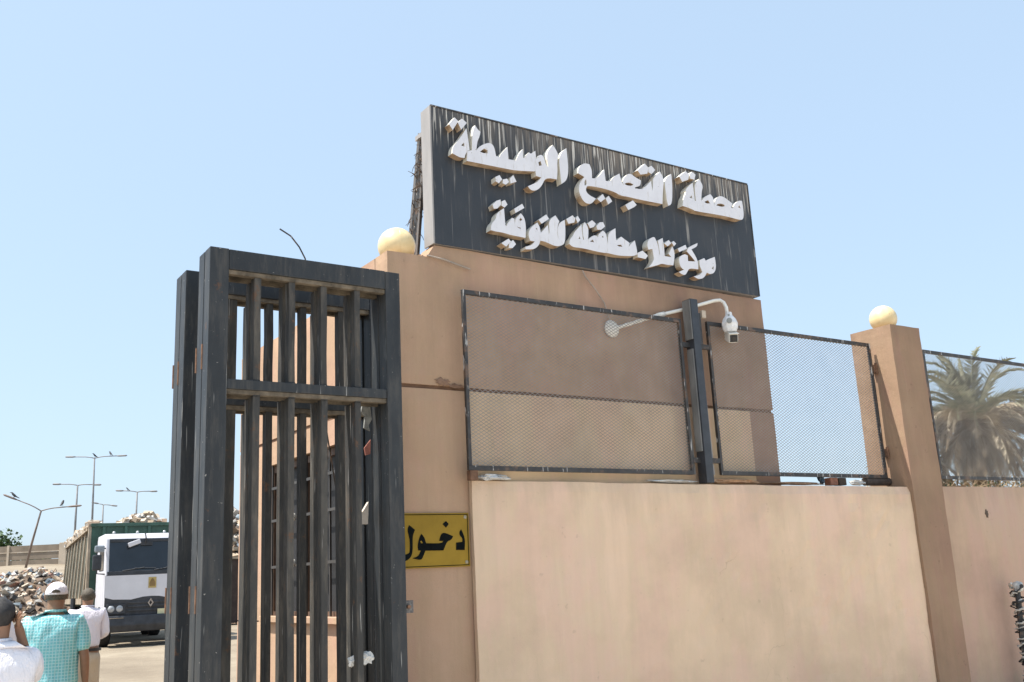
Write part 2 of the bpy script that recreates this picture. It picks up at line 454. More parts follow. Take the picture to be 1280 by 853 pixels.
def round_loop(l, times=2, lim=62):
    """round the gentle bends of an outline and keep its sharp cut corners"""
    for _ in range(times):
        out = []; n = len(l)
        for i in range(n):
            a, p, c = Vector(l[i - 1]), Vector(l[i]), Vector(l[(i + 1) % n])
            u, v = p - a, c - p
            if u.length < 1e-5 or v.length < 1e-5: continue
            t = math.degrees(u.angle(v))
            if t < lim and min(u.length, v.length) > 0.006:
                out += [tuple(p - u * .25), tuple(p + v * .25)]
            else: out.append(tuple(p))
        l = out
    return l
def prism_obj(name, outer, holes, yf, yb, mats, parent):
    """polygon in the XZ plane with holes, extruded from yf (front) to yb; slot 0 face, slot 1 returns"""
    if name == 'letter': outer = round_loop(outer); holes = [round_loop(q) for q in holes]
    loops = [outer] + list(holes)
    flat = [p for l in loops for p in l]
    tris = tessellate_polygon([[Vector((x, z, 0)) for x, z in l] for l in loops])
    b = MB(); n = len(flat)
    vs = [(x, yf, z) for x, z in flat] + [(x, yb, z) for x, z in flat]
    fs = []; ms = []
    for t in tris:
        a, c, d = (Vector((flat[i][0], flat[i][1])) for i in t)
        area = (c.x - a.x) * (d.y - a.y) - (c.y - a.y) * (d.x - a.x)
        t2 = tuple(t) if area > 0 else tuple(reversed(t))
        fs.append(t2); ms.append(0)
        fs.append(tuple(i + n for i in reversed(t2))); ms.append(0)
    off = 0
    for li, l in enumerate(loops):
        m = len(l)
        ar = sum(l[i][0] * l[(i + 1) % m][1] - l[(i + 1) % m][0] * l[i][1] for i in range(m))
        ccw = ar > 0
        if li: ccw = not ccw
        for i in range(m):
            a = off + i; c = off + (i + 1) % m
            fs.append((a, a + n, c + n, c) if ccw else (c, c + n, a + n, a)); ms.append(1)
        off += m
    b.v = vs; b.f = fs; b.m = ms
    return b.build(name, mats, parent)

def skin_mesh(name, nodes, edges, sub=2):
    """continuous surface grown round a skeleton; nodes: (x,y,z,rx,ry)"""
    me = bpy.data.meshes.new(name)
    me.from_pydata([n[:3] for n in nodes], edges, [])
    o = bpy.data.objects.new(name + '_tmp', me); COL.objects.link(o)
    sk = o.modifiers.new('s', 'SKIN'); sk.use_smooth_shade = True
    if not me.skin_vertices: pass
    sv_ = me.skin_vertices[0].data
    for i, n in enumerate(nodes):
        sv_[i].radius = (n[3], n[4] if len(n) > 4 else n[3])
        sv_[i].use_root = (i == 0)
    ss = o.modifiers.new('d', 'SUBSURF'); ss.levels = sub; ss.render_levels = sub
    dg = bpy.context.evaluated_depsgraph_get(); dg.update()
    ev = bpy.data.meshes.new_from_object(o.evaluated_get(dg))
    ev.name = name
    bpy.data.objects.remove(o)
    for p in ev.polygons: p.use_smooth = True
    return ev

def mesh_obj(name, me, mats, parent=None):
    me.materials.clear()
    for m in (mats if isinstance(mats, (list, tuple)) else [mats]): me.materials.append(m)
    return link(bpy.data.objects.new(name, me), parent)

def sstep(a, b, x):
    t = max(0, min(1, (x - a) / (b - a))); return t * t * (3 - 2 * t)
SIGN=[
 ('dot',[(3.802,5.24),(3.857,5.313),(3.893,5.287),(3.836,5.195)],[]),
 ('dot',[(3.888,5.275),(3.93,5.319),(3.976,5.291),(3.918,5.217)],[]),
 ('letter',[(3.824,4.986),(3.833,5.051),(3.881,5.106),(3.916,5.155),(3.97,5.24),(3.984,5.14),(3.992,5.049),(3.965,5.036),(3.964,5.022),(3.95,5.004),(3.94,4.968),(3.895,4.963),(3.848,4.979)],[[(3.912,5.075),(3.942,5.107),(3.944,5.069)]]),
 ('letter',[(4.017,5.054),(4.025,5.201),(4.057,5.29),(4.08,5.257),(4.108,5.24),(4.095,5.187),(4.075,5.152),(4.058,5.06),(4.098,5.11),(4.175,5.155),(4.217,5.156),(4.241,5.126),(4.254,5.05),(4.291,5.05),(4.296,5.072),(4.375,5.159),(4.379,5.047),(4.455,5.051),(4.456,5.055),(4.495,5.129),(4.533,5.172),(4.532,5.094),(4.545,5.092),(4.555,5.114),(4.598,5.156),(4.608,5.149),(4.619,5.147),(4.666,5.185),(4.67,5.106),(4.649,4.988),(4.448,4.956),(4.317,4.953),(3.963,4.947),(3.967,5.036)],[[(4.095,5.057),(4.139,5.095),(4.172,5.082),(4.172,5.058),(4.128,5.05)]]),
 ('dot',[(4.237,4.858),(4.279,4.882),(4.304,4.848),(4.267,4.806),(4.238,4.818)],[]),
 ('dot',[(4.311,4.849),(4.354,4.865),(4.374,4.838),(4.338,4.807),(4.309,4.814)],[]),
 ('dot',[(4.379,4.866),(4.415,4.906),(4.445,4.852),(4.385,4.824)],[]),
 ('letter',[(4.645,5.062),(4.679,5.128),(4.717,5.16),(4.748,5.15),(4.768,5.071),(4.794,5.056),(4.779,5.185),(4.857,5.281),(4.916,5.205),(4.894,5.128),(4.893,5.048),(4.88,4.956),(4.757,4.952),(4.71,4.863),(4.654,4.81),(4.591,4.801),(4.563,4.834),(4.622,4.866),(4.668,4.894),(4.711,4.943),(4.658,4.947)],[[(4.689,5.079),(4.713,5.097),(4.725,5.059),(4.696,5.047)]]),
 ('letter',[(4.917,5.157),(4.955,5.238),(5.01,5.282),(5.014,5.209),(5.018,5.073),(4.991,4.971),(4.928,4.924),(4.923,5.054)],[]),
 ('letter',[(5.124,5.104),(5.156,5.147),(5.206,5.178),(5.259,5.176),(5.283,5.124),(5.277,5.045),(5.33,5.051),(5.428,5.16),(5.435,5.05),(5.487,5.052),(5.532,5.11),(5.606,5.154),(5.624,5.078),(5.646,5.045),(5.636,5.097),(5.698,5.166),(5.745,5.181),(5.799,5.153),(5.864,5.136),(5.853,5.079),(5.784,5.054),(5.782,5.041),(5.881,5.047),(5.991,5.156),(5.996,5.051),(6.015,5.127),(6.016,5.187),(6.116,5.275),(6.161,5.206),(6.13,5.071),(6.111,4.944),(5.937,4.939),(5.767,4.938),(5.716,4.941),(5.595,4.936),(5.538,4.958),(5.411,4.97),(5.227,4.966),(5.201,4.941),(5.198,4.9),(5.238,4.871),(5.304,4.855),(5.25,4.791),(5.179,4.788),(5.131,4.84),(5.114,4.917),(5.143,4.987),(5.19,5.04),(5.121,5.063)],[[(5.656,5.063),(5.706,5.089),(5.766,5.078),(5.754,5.061),(5.687,5.051)],[(5.186,4.995),(5.208,5.022),(5.213,4.976),(5.188,4.955)]]),
 ('dot',[(5.323,4.854),(5.391,4.915),(5.417,4.875),(5.36,4.831)],[]),
 ('dot',[(5.417,4.871),(5.454,4.906),(5.491,4.86),(5.441,4.821)],[]),
 ('dot',[(5.646,4.852),(5.743,4.915),(5.785,4.877),(5.752,4.85),(5.677,4.808)],[]),
 ('dot',[(5.828,5.229),(5.928,5.317),(5.969,5.282),(5.949,5.219),(5.863,5.193)],[]),
 ('dot',[(5.971,5.287),(6.012,5.313),(6.056,5.278),(6.003,5.225),(5.966,5.239)],[]),
 ('letter',[(6.163,5.183),(6.195,5.232),(6.26,5.279),(6.262,5.158),(6.235,4.964),(6.183,4.938),(6.169,5.004),(6.166,5.114)],[]),
 ('dot',[(6.358,5.27),(6.45,5.341),(6.497,5.315),(6.473,5.257),(6.391,5.22)],[]),
 ('dot',[(6.503,5.32),(6.535,5.353),(6.583,5.331),(6.559,5.274),(6.503,5.276)],[]),
 ('letter',[(6.37,4.968),(6.387,5.049),(6.433,5.114),(6.426,5.143),(6.477,5.196),(6.532,5.238),(6.539,5.05),(6.554,5.053),(6.552,5.219),(6.624,5.295),(6.673,5.233),(6.644,5.166),(6.626,5.066),(6.681,5.12),(6.76,5.161),(6.797,5.132),(6.804,5.049),(6.822,5.127),(6.92,5.18),(7.058,5.115),(7.036,5.066),(7.059,5.063),(7.087,5.111),(7.154,5.164),(7.203,5.168),(7.211,5.061),(7.201,4.987),(7.172,4.957),(7.095,4.955),(6.948,4.962),(6.523,4.943),(6.508,4.953),(6.427,4.965)],[[(6.473,5.073),(6.504,5.101),(6.508,5.069)],[(6.668,5.063),(6.72,5.091),(6.744,5.06),(6.695,5.05)],[(6.826,5.055),(6.862,5.081),(6.93,5.086),(6.949,5.069),(6.908,5.051)],[(7.137,5.089),(7.159,5.115),(7.172,5.081)]]),
 ('dot',[(4.196,4.603),(4.236,4.644),(4.277,4.663),(4.281,4.618),(4.241,4.577),(4.207,4.568)],[]),
 ('dot',[(4.288,4.648),(4.321,4.667),(4.345,4.629),(4.313,4.597),(4.286,4.608)],[]),
 ('letter',[(4.164,4.372),(4.171,4.428),(4.221,4.481),(4.221,4.511),(4.256,4.554),(4.304,4.588),(4.31,4.436),(4.327,4.435),(4.326,4.45),(4.381,4.516),(4.404,4.51),(4.403,4.436),(4.407,4.504),(4.473,4.572),(4.51,4.536),(4.519,4.447),(4.508,4.357),(4.363,4.359),(4.284,4.369),(4.205,4.367)],[[(4.453,4.51),(4.468,4.53),(4.485,4.517),(4.467,4.501)],[(4.419,4.445),(4.47,4.439),(4.456,4.43)]]),
 ('dot',[(4.411,4.603),(4.496,4.663),(4.516,4.629),(4.422,4.567)],[]),
 ('dot',[(4.262,4.273),(4.336,4.325),(4.358,4.302),(4.307,4.25)],[]),
 ('dot',[(4.342,4.284),(4.382,4.321),(4.41,4.288),(4.374,4.249),(4.336,4.243)],[]),
 ('letter',[(4.538,4.39),(4.561,4.454),(4.639,4.516),(4.663,4.478),(4.67,4.427),(4.749,4.511),(4.755,4.428),(4.763,4.448),(4.761,4.555),(4.836,4.614),(4.875,4.566),(4.852,4.524),(4.844,4.422),(4.866,4.387),(4.867,4.341),(4.821,4.327),(4.708,4.355),(4.659,4.356),(4.648,4.32),(4.597,4.269),(4.501,4.255),(4.503,4.279),(4.564,4.3),(4.602,4.339),(4.554,4.34)],[[(4.62,4.456),(4.632,4.469),(4.636,4.443)]]),
 ('dot',[(4.654,4.541),(4.738,4.605),(4.765,4.57),(4.683,4.512)],[]),
 ('letter',[(4.855,4.505),(4.881,4.556),(4.939,4.592),(4.941,4.503),(4.926,4.37),(4.875,4.343),(4.855,4.42)],[]),
 ('dot',[(4.953,4.599),(5.025,4.646),(5.053,4.623),(5.039,4.582),(4.973,4.559)],[]),
 ('dot',[(5.059,4.623),(5.082,4.652),(5.107,4.616),(5.076,4.584)],[]),
 ('letter',[(4.973,4.376),(4.985,4.425),(5.02,4.454),(5.031,4.487),(5.122,4.578),(5.128,4.439),(5.141,4.441),(5.13,4.494),(5.136,4.574),(5.162,4.608),(5.201,4.561),(5.184,4.448),(5.258,4.506),(5.302,4.489),(5.31,4.522),(5.363,4.561),(5.399,4.536),(5.406,4.426),(5.42,4.548),(5.51,4.606),(5.506,4.513),(5.512,4.49),(5.57,4.535),(5.665,4.489),(5.651,4.446),(5.668,4.473),(5.73,4.523),(5.752,4.413),(5.733,4.374),(5.572,4.351),(5.474,4.348),(5.407,4.355),(5.33,4.347),(5.114,4.359),(5.012,4.351)],[[(5.079,4.439),(5.095,4.465),(5.1,4.439)],[(5.204,4.433),(5.239,4.456),(5.251,4.433)],[(5.343,4.496),(5.359,4.514),(5.363,4.491)],[(5.514,4.446),(5.561,4.457),(5.576,4.439),(5.531,4.435)]]),
 ('dot',[(5.192,4.599),(5.245,4.639),(5.286,4.614),(5.259,4.578),(5.215,4.559)],[]),
 ('dot',[(5.286,4.589),(5.331,4.633),(5.365,4.639),(5.386,4.602),(5.339,4.563),(5.295,4.556)],[]),
 ('dash',[(5.75,4.405),(5.814,4.438),(5.876,4.398),(5.842,4.361),(5.751,4.364)],[]),
 ('letter',[(5.872,4.494),(5.892,4.555),(5.961,4.595),(5.982,4.584),(6.011,4.507),(6.017,4.42),(6.024,4.436),(6.012,4.563),(6.074,4.599),(6.082,4.518),(6.08,4.422),(6.165,4.423),(6.132,4.451),(6.189,4.534),(6.21,4.485),(6.202,4.417),(6.18,4.346),(6.108,4.339),(6.03,4.342),(5.995,4.324),(5.872,4.284),(5.945,4.362),(5.94,4.424),(5.933,4.47),(5.886,4.456)],[]),
 ('dot',[(6.09,4.547),(6.151,4.591),(6.179,4.562),(6.129,4.525)],[]),
 ('dot',[(6.183,4.569),(6.208,4.589),(6.238,4.567),(6.206,4.536)],[]),
 ('letter',[(6.259,4.418),(6.282,4.451),(6.343,4.482),(6.38,4.472),(6.378,4.416),(6.472,4.425),(6.424,4.471),(6.375,4.509),(6.39,4.552),(6.525,4.618),(6.516,4.582),(6.437,4.541),(6.508,4.445),(6.503,4.351),(6.384,4.346),(6.355,4.305),(6.322,4.267),(6.28,4.273),(6.244,4.29),(6.314,4.322),(6.273,4.338)],[]),
 ('dot',[(6.257,4.521),(6.362,4.575),(6.377,4.539),(6.272,4.49)],[]),
 ('letter',[(6.528,4.444),(6.596,4.477),(6.617,4.445),(6.624,4.462),(6.74,4.509),(6.748,4.418),(6.719,4.346),(6.655,4.321),(6.612,4.332),(6.565,4.271),(6.489,4.25),(6.433,4.271),(6.514,4.296),(6.553,4.331),(6.526,4.388)],[[(6.684,4.385),(6.712,4.413),(6.707,4.373)]]),
]
PLATE=[
 ([(3.808,1.943),(3.823,1.957),(3.843,1.915),(3.853,1.877),(3.846,1.804),(3.773,1.806),(3.775,1.86),(3.83,1.865),(3.831,1.893),(3.806,1.915)],[]),
 ([(3.631,1.876),(3.647,1.924),(3.676,1.937),(3.751,1.907),(3.732,1.88),(3.696,1.871),(3.664,1.806),(3.512,1.808),(3.486,1.752),(3.465,1.742),(3.407,1.757),(3.452,1.768),(3.477,1.81),(3.453,1.812),(3.451,1.855),(3.466,1.903),(3.484,1.929),(3.508,1.903),(3.519,1.861),(3.652,1.857),(3.667,1.874)],[[(3.47,1.876),(3.483,1.882),(3.496,1.863),(3.479,1.861)]]),
 ([(3.664,1.998),(3.694,2.02),(3.716,1.998),(3.692,1.972)],[]),
 ([(3.367,1.96),(3.385,1.994),(3.431,1.959),(3.409,1.917),(3.409,1.808),(3.391,1.761),(3.344,1.735),(3.294,1.734),(3.26,1.759),(3.249,1.812),(3.262,1.83),(3.281,1.788),(3.329,1.78),(3.377,1.79),(3.387,1.809),(3.386,1.905)],[]),
]

# ------------------------------------------------------------------ ground
def gz(x, y):
    z = 0.28 * sstep(16, 27, y) + 2.75 * sstep(41, 62, y) + 0.61 * sstep(60, 69, y)
    if y > 12 and x < 16: z += 0.05 * noise.noise(Vector((x * 0.35, y * 0.35, 2)))
    if 40 < y < 75: z += 0.22 * noise.noise(Vector((x * 0.25, y * 0.25, 5)))
    return z
def axis(a):
    return a
gx = [-900, -500, -260, -140, -80, -50, -35] + [(-28 + i * 0.9) for i in range(64)] + [34, 40, 50, 70, 100, 150, 260, 500, 900]
gy = [-900, -500, -260, -140, -70, -40, -24] + [(-16 + i * 1.0) for i in range(96)] + [86, 95, 110, 140, 200, 320, 560, 1000, 1800]
b = MB()
b.v = [(x, y, gz(x, y)) for y in gy for x in gx]
nx = len(gx)
b.f = [(j * nx + i, j * nx + i + 1, (j + 1) * nx + i + 1, (j + 1) * nx + i) for j in range(len(gy) - 1) for i in range(nx - 1)]
b.m = [0] * len(b.f)
tag(b.build('ground', M_GROUND, smooth=True), kind='structure')

b = MB()
b.v = [(x, y, gz(x, y) + 0.006) for y in (-60, -30, -10, -4, 0, 3, 5.7) for x in range(-60, 61, 5)]
b.f = [(j * 25 + i, j * 25 + i + 1, (j + 1) * 25 + i + 1, (j + 1) * 25 + i) for j in range(6) for i in range(24)]; b.m = [0] * len(b.f)
tag(b.build('bounce_pavement', plain('pale_bounce_concrete', (0.47, 0.41, 0.335), 0.9, 0.15, 0.8)), kind='structure')  # unseen street sheet, made pale to bounce light up onto the walls

# ------------------------------------------------------------------ gatehouse
GH = thing('gatehouse', 'tan plastered gatehouse with a raised parapet carrying the dark sign board', 'building', (3.255, 6.5, 0))
X0, X1, Y0, Y1 = 3.255, 7.435, 6.5, 9.95
TOP = 4.10
# front: lower course, recessed groove, upper course
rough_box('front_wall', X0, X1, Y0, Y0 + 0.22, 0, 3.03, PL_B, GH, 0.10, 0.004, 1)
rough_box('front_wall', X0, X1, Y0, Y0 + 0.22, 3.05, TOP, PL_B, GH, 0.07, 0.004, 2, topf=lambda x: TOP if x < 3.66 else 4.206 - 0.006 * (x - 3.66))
box_obj('plaster_groove', X0 + 0.02, X1 - 0.02, Y0 + 0.018, Y0 + 0.2, 3.02, 3.06, plain('groove_dirt', (0.16, 0.09, 0.055), 0.95, 0.3, 10), GH, 0)
rough_box('plaster_patch', 3.915, 7.08, Y0 - 0.022, Y0 + 0.05, 2.2, 3.028, PL_P, GH, 0.08, 0.004, 3)
# side wall facing the entrance with a barred window
WY0, WY1, WZ0, WZ1 = 7.42, 9.12, 1.325, 2.72
SY = Y0 + 0.222
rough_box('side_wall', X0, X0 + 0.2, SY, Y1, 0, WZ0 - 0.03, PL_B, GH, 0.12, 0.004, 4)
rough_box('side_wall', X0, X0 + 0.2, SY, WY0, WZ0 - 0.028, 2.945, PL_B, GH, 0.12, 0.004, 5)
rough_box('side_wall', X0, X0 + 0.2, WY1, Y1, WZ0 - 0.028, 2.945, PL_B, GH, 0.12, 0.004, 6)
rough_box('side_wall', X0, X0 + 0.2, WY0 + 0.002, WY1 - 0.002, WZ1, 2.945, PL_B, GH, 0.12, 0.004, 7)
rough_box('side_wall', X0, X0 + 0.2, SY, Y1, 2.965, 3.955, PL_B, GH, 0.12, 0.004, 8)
box_obj('plaster_groove', X0 + 0.015, X0 + 0.19, SY + 0.01, Y1 - 0.01, 2.935, 2.975, bpy.data.materials['groove_dirt'], GH, 0)
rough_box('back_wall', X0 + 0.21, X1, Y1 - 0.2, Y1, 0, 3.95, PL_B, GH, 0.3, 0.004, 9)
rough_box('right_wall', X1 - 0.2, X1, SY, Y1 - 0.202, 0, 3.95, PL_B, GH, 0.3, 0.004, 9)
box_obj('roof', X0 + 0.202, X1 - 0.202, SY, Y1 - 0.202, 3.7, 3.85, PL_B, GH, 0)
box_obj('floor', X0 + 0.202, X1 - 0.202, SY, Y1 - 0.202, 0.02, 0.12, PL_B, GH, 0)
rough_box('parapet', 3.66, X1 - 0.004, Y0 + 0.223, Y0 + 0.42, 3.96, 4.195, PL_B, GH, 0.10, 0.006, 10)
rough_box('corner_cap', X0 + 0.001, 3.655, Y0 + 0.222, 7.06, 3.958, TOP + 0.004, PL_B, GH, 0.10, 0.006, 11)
# window
win = box_obj('window', X0 + 0.09, X0 + 0.13, WY0, WY1, WZ0 - 0.026, WZ1, M_DARK, GH, 0)
fr = MB()
for y in (WY0 + 0.03, (WY0 + WY1) / 2, WY1 - 0.03): fr.box(X0 + 0.05, X0 + 0.088, y - 0.03, y + 0.03, WZ0, WZ1 - 0.002)
for z in (WZ0 + 0.03, WZ1 - 0.035): fr.box(X0 + 0.052, X0 + 0.086, WY0 + 0.062, WY1 - 0.062, z - 0.03, z + 0.03)
fr.build('window_frame', plain('window_frame_wood', (0.12, 0.07, 0.045), 0.6), win)
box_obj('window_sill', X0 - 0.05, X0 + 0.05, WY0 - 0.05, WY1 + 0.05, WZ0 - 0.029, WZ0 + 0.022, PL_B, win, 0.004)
M_GR = plain('grille_steel', (0.045, 0.04, 0.036), 0.5, 0.3)
for i in range(10):
    y = WY0 + 0.09 + i * (WY1 - WY0 - 0.18) / 9
    g = MB(); g.box(X0 + 0.018, X0 + 0.034, y - 0.008, y + 0.008, WZ0 + 0.024, WZ1 - 0.002)
    g.build('grille_bar', M_GR, win)
for z in (1.78, 2.2, 2.5):
    g = MB(); g.box(X0 + 0.004, X0 + 0.017, WY0 + 0.004, WY1 - 0.004, z - 0.012, z + 0.012); g.build('grille_bar', M_GR, win)
for y in (7.9, 8.45):
    for z0_ in (1.8, 2.2):
        g = MB()
        g.lathe([(0.001, 0.045), (0.03, 0.03), (0.042, 0), (0.03, -0.03), (0.001, -0.045)], (X0 - 0.01, y, z0_), 8)
        g.build('grille_knot', M_WHITE, win, smooth=True)
# stain beside the left mesh panel on the groove and small bolt holes
stain_m, nt_, p_ = newmat('damp_stain')
nt_.links.new(ramp(nt_, noise_fac(nt_, 14), [(0.3, (0.16, 0.09, 0.055)), (0.7, (0.30, 0.19, 0.13))]), p_.inputs['Base Color'])
p_.inputs['Roughness'].default_value = 0.9
def blotch(cx, cz, rx, rz, y, seed):
    random.seed(seed); b = MB(); n = 26
    ring = [(cx + rx * math.cos(2 * math.pi * i / n) * random.uniform(0.55, 1.15), y, cz + rz * math.sin(2 * math.pi * i / n) * random.uniform(0.5, 1.2)) for i in range(n)]
    b.add([(cx, y - 0.006, cz)] + ring, [(0, 1 + i, 1 + (i + 1) % n) for i in range(n)])
    return b.build('damp_stain', stain_m, GH)
blotch(3.71, 3.085, 0.075, 0.035, Y0 - 0.007, 1)
blotch(3.83, 3.06, 0.085, 0.018, Y0 - 0.0075, 2)

# thin cable down the face below the sign
b = MB()
b.tube([(5.155, 6.485, 4.18), (5.17, 6.47, 4.12), (5.26, 6.46, 4.02), (5.36, 6.465, 3.90), (5.40, 6.475, 3.80), (5.43, 6.48, 3.72)], 0.006, 6)
tag(b.build('hanging_cable', plain('grey_cable', (0.36, 0.30, 0.25), 0.6)), 'thin pale cable hanging down the gatehouse face below the sign', 'cable')
b = MB(); b.tube([(3.60, 6.49, 4.10), (3.75, 6.475, 4.08), (3.9, 6.47, 4.045), (3.99, 6.475, 4.03)], 0.007, 6)
tag(b.build('loose_cable', bpy.data.materials['grey_cable']), 'short pale cable lying along the parapet step beside the cream globe', 'cable')

# ------------------------------------------------------------------ globes
def globe(name, c, r, label):
    b = MB()
    prof = [(0.001, r)] + [(r * math.sin(a), r * math.cos(a)) for a in [R(8 * i) for i in range(1, 19)]]
    b.lathe(prof, (0, 0, r * 0.80), 36)
    b.lathe([(r * 0.62, r * 0.05), (r * 0.60, 0.0)], (0, 0, 0), 24)
    o = b.build(name, M_DOME, smooth=True); o.location = c
    b = MB(); b.lathe([(r * .60, 0.0), (r * .66, .004), (r * .66, .016), (r * .60, .022)], (0, 0, 0), 24); b.build('collar', M_DUST, o, smooth=True)
    b = MB(); T = Matrix.Translation((0, 0, r * .80)) @ Matrix.Rotation(R(75), 4, 'Z') @ Matrix.Rotation(R(90), 4, 'X')
    b.lathe([(r * 1.001, -.0012), (r * 1.006, 0), (r * 1.001, .0012)], (0, 0, 0), 48, M=T); b.build('mould_seam', M_DOME, o)
    return tag(o, label, 'globe lamp', 'cream globes on top of the masonry')
globe('globe_lamp', (3.455, 6.72, 4.10), 0.152, 'cream globe on the front corner of the gatehouse roof beside the sign')
globe('globe_lamp', (9.205, 6.376, 4.017), 0.146, 'cream globe on top of the tall wall pillar with a mended crack')

# ------------------------------------------------------------------ sign board
YS = 6.484
SB = thing('sign_board', 'weathered dark sign board with raised white Arabic lettering on the gatehouse parapet', 'sign', (5.53, YS, 4.206))
b = MB(); b.box(3.676, 7.386, YS, YS + 0.004, 4.208, 5.404)
b.box(3.676, 7.386, YS + 0.004, YS + 0.115, 4.208, 5.404, 1)
b.build('board', [M_SIGN, M_SIGNSIDE], SB)
e = MB()
for z0_, z1_ in ((5.396, 5.408),): e.box(3.672, 7.39, YS - 0.006, YS + 0.118, z0_ + 0.010, z1_ + 0.010)
e.build('top_edge', M_FRAME, SB)
e = MB(); e.box(3.662, 3.675, YS - 0.004, YS + 0.150, 4.207, 5.408); e.build('side_edge', M_SIGNSIDE, SB)
e = MB(); e.box(7.387, 7.398, YS - 0.004, YS + 0.120, 4.207, 5.405); e.build('side_edge', M_FRAME, SB)
for i in range(4):
    x = 4.3 + i * 0.9
    e = MB(); e.box(x - 0.03, x + 0.03, YS + 0.116, YS + 0.156, 4.21, 5.38); e.build('back_rib', M_FRAME, SB)
random.seed(5)
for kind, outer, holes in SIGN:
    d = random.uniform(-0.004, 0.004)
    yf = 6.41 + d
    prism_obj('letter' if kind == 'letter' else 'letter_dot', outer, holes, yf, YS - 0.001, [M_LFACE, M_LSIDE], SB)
# steel braces behind the board
for x, bits in ((3.73, True), (5.5, False), (7.2, False)):
    e = MB()
    e.tube([(x, 7.07, 4.2), (x, 6.93, 4.75), (x, 6.79, 5.30)], 0.013, 4)
    e.tube([(x, 6.91, 4.2), (x, 6.80, 4.75), (x, 6.70, 5.30)], 0.010, 4)
    e.box(x - 0.02, x + 0.02, 6.60, 6.83, 5.24, 5.28)
    e.build('brace', M_SIGNSIDE if bits else M_FRAME, SB)
    if bits:
        e = MB()
        e.add([(x + 0.006, 7.06, 4.2), (x + 0.006, 6.91, 4.2), (x + 0.006, 6.69, 5.28), (x + 0.006, 6.78, 5.28),
               (x + 0.03, 7.06, 4.2), (x + 0.03, 6.91, 4.2), (x + 0.03, 6.69, 5.28), (x + 0.03, 6.78, 5.28)],
              [(0, 1, 2, 3), (7, 6, 5, 4), (0, 3, 7, 4), (1, 5, 6, 2), (0, 4, 5, 1), (3, 2, 6, 7)])
        e.build('brace_plate', M_FRAME, SB)
# dry twigs caught in the brace
random.seed(11)
e = MB()
for i in range(120):
    t = random.random() ** 0.8
    z = 4.45 + t * 0.82
    y = 7.05 - (z - 4.2) * 0.26
    p = Vector((3.73 + random.uniform(-0.03, 0.04), y + random.uniform(-0.13, 0.0), z))
    pts = [p]
    d = Vector((random.uniform(-.6, .6), random.uniform(-.6, .6), random.uniform(-1.5, 0.3))).normalized()
    for k in range(4):
        d = (d + Vector((random.uniform(-.5, .5), random.uniform(-.5, .5), random.uniform(-.6, .2)))).normalized()
        p = p + d * random.uniform(0.01, 0.03); pts.append(p)
    e.tube(pts, [0.005, 0.004, 0.003, 0.0025, 0.002][:len(pts)], 4, caps=False)
tag(e.build('dry_twigs', plain('dry_twig', (0.085, 0.058, 0.04), 0.9)), 'dry brown twigs tangled in the brace behind the sign board', 'twigs', kind='stuff')

# ------------------------------------------------------------------ entry plate
PB = thing('entry_plate', 'yellow metal plate with black Arabic word on the gatehouse wall beside the gate', 'sign', (3.59, 6.5, 1.684))
b = MB(); b.box(3.275, 3.893, 6.482, 6.498, 1.684, 2.080)
b.build('plate', M_BRASS, PB, bevel=0.002)
for (x0, x1, z0_, z1_) in ((3.285, 3.883, 2.066, 2.071), (3.285, 3.883, 1.693, 1.698), (3.285, 3.290, 1.6985, 2.0655), (3.878, 3.883, 1.6985, 2.0655)):
    b = MB(); b.box(x0, x1, 6.4795, 6.4815, z0_, z1_); b.build('border_line', M_INK, PB)
for o_, h_ in PLATE:
    prism_obj('letter', o_, h_, 6.4785, 6.4812, [M_INK, M_INK], PB)
M_SCREW = plain('screw_smear', (0.30, 0.27, 0.20), 0.5, 0.5, 60)
for x, z in ((3.862, 2.048), (3.862, 1.716), (3.31, 2.048), (3.31, 1.716)):
    b = MB()
    T = Matrix.Translation((x, 6.481, z)) @ Matrix.Rotation(R(90), 4, 'X')
    b.lathe([(0.001, 0.007), (0.008, 0.006), (0.012, 0.002), (0.014, 0)], (0, 0, 0), 12, M=T)
    b.build('screw', M_SCREW, PB, smooth=True)

# ------------------------------------------------------------------ walls and pillar
rough_box('front_boundary_wall', 3.905, 9.06, 6.440, 6.496, 0, 2.324, PL_W, None, 0.085, 0.006, 21, topf=lambda x: 2.324 - 0.006 * (x - 3.9))
# the wall is built slightly askew: its street face swings out towards the pillar
for v in bpy.data.objects['front_boundary_wall'].data.vertices:
    v.co.y -= (v.co.x - 3.9) * 0.0495 * max(0, min(1, (6.496 - v.co.y) / 0.056))
o = bpy.data.objects['front_boundary_wall']; tag(o, 'pale cream plastered wall below the mesh panels between gatehouse and pillar', 'wall')
rough_box('side_boundary_wall', 9.49, 24.0, 6.37, 6.57, 0, 2.325, PL_R, None, 0.14, 0.006, 22)
tag(bpy.data.objects['side_boundary_wall'], 'pinkish plastered wall running off to the right of the pillar', 'wall')
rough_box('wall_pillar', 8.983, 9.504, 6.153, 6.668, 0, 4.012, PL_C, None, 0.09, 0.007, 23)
tag(bpy.data.objects['wall_pillar'], 'tall square brown plastered pillar between the two boundary walls', 'pillar')

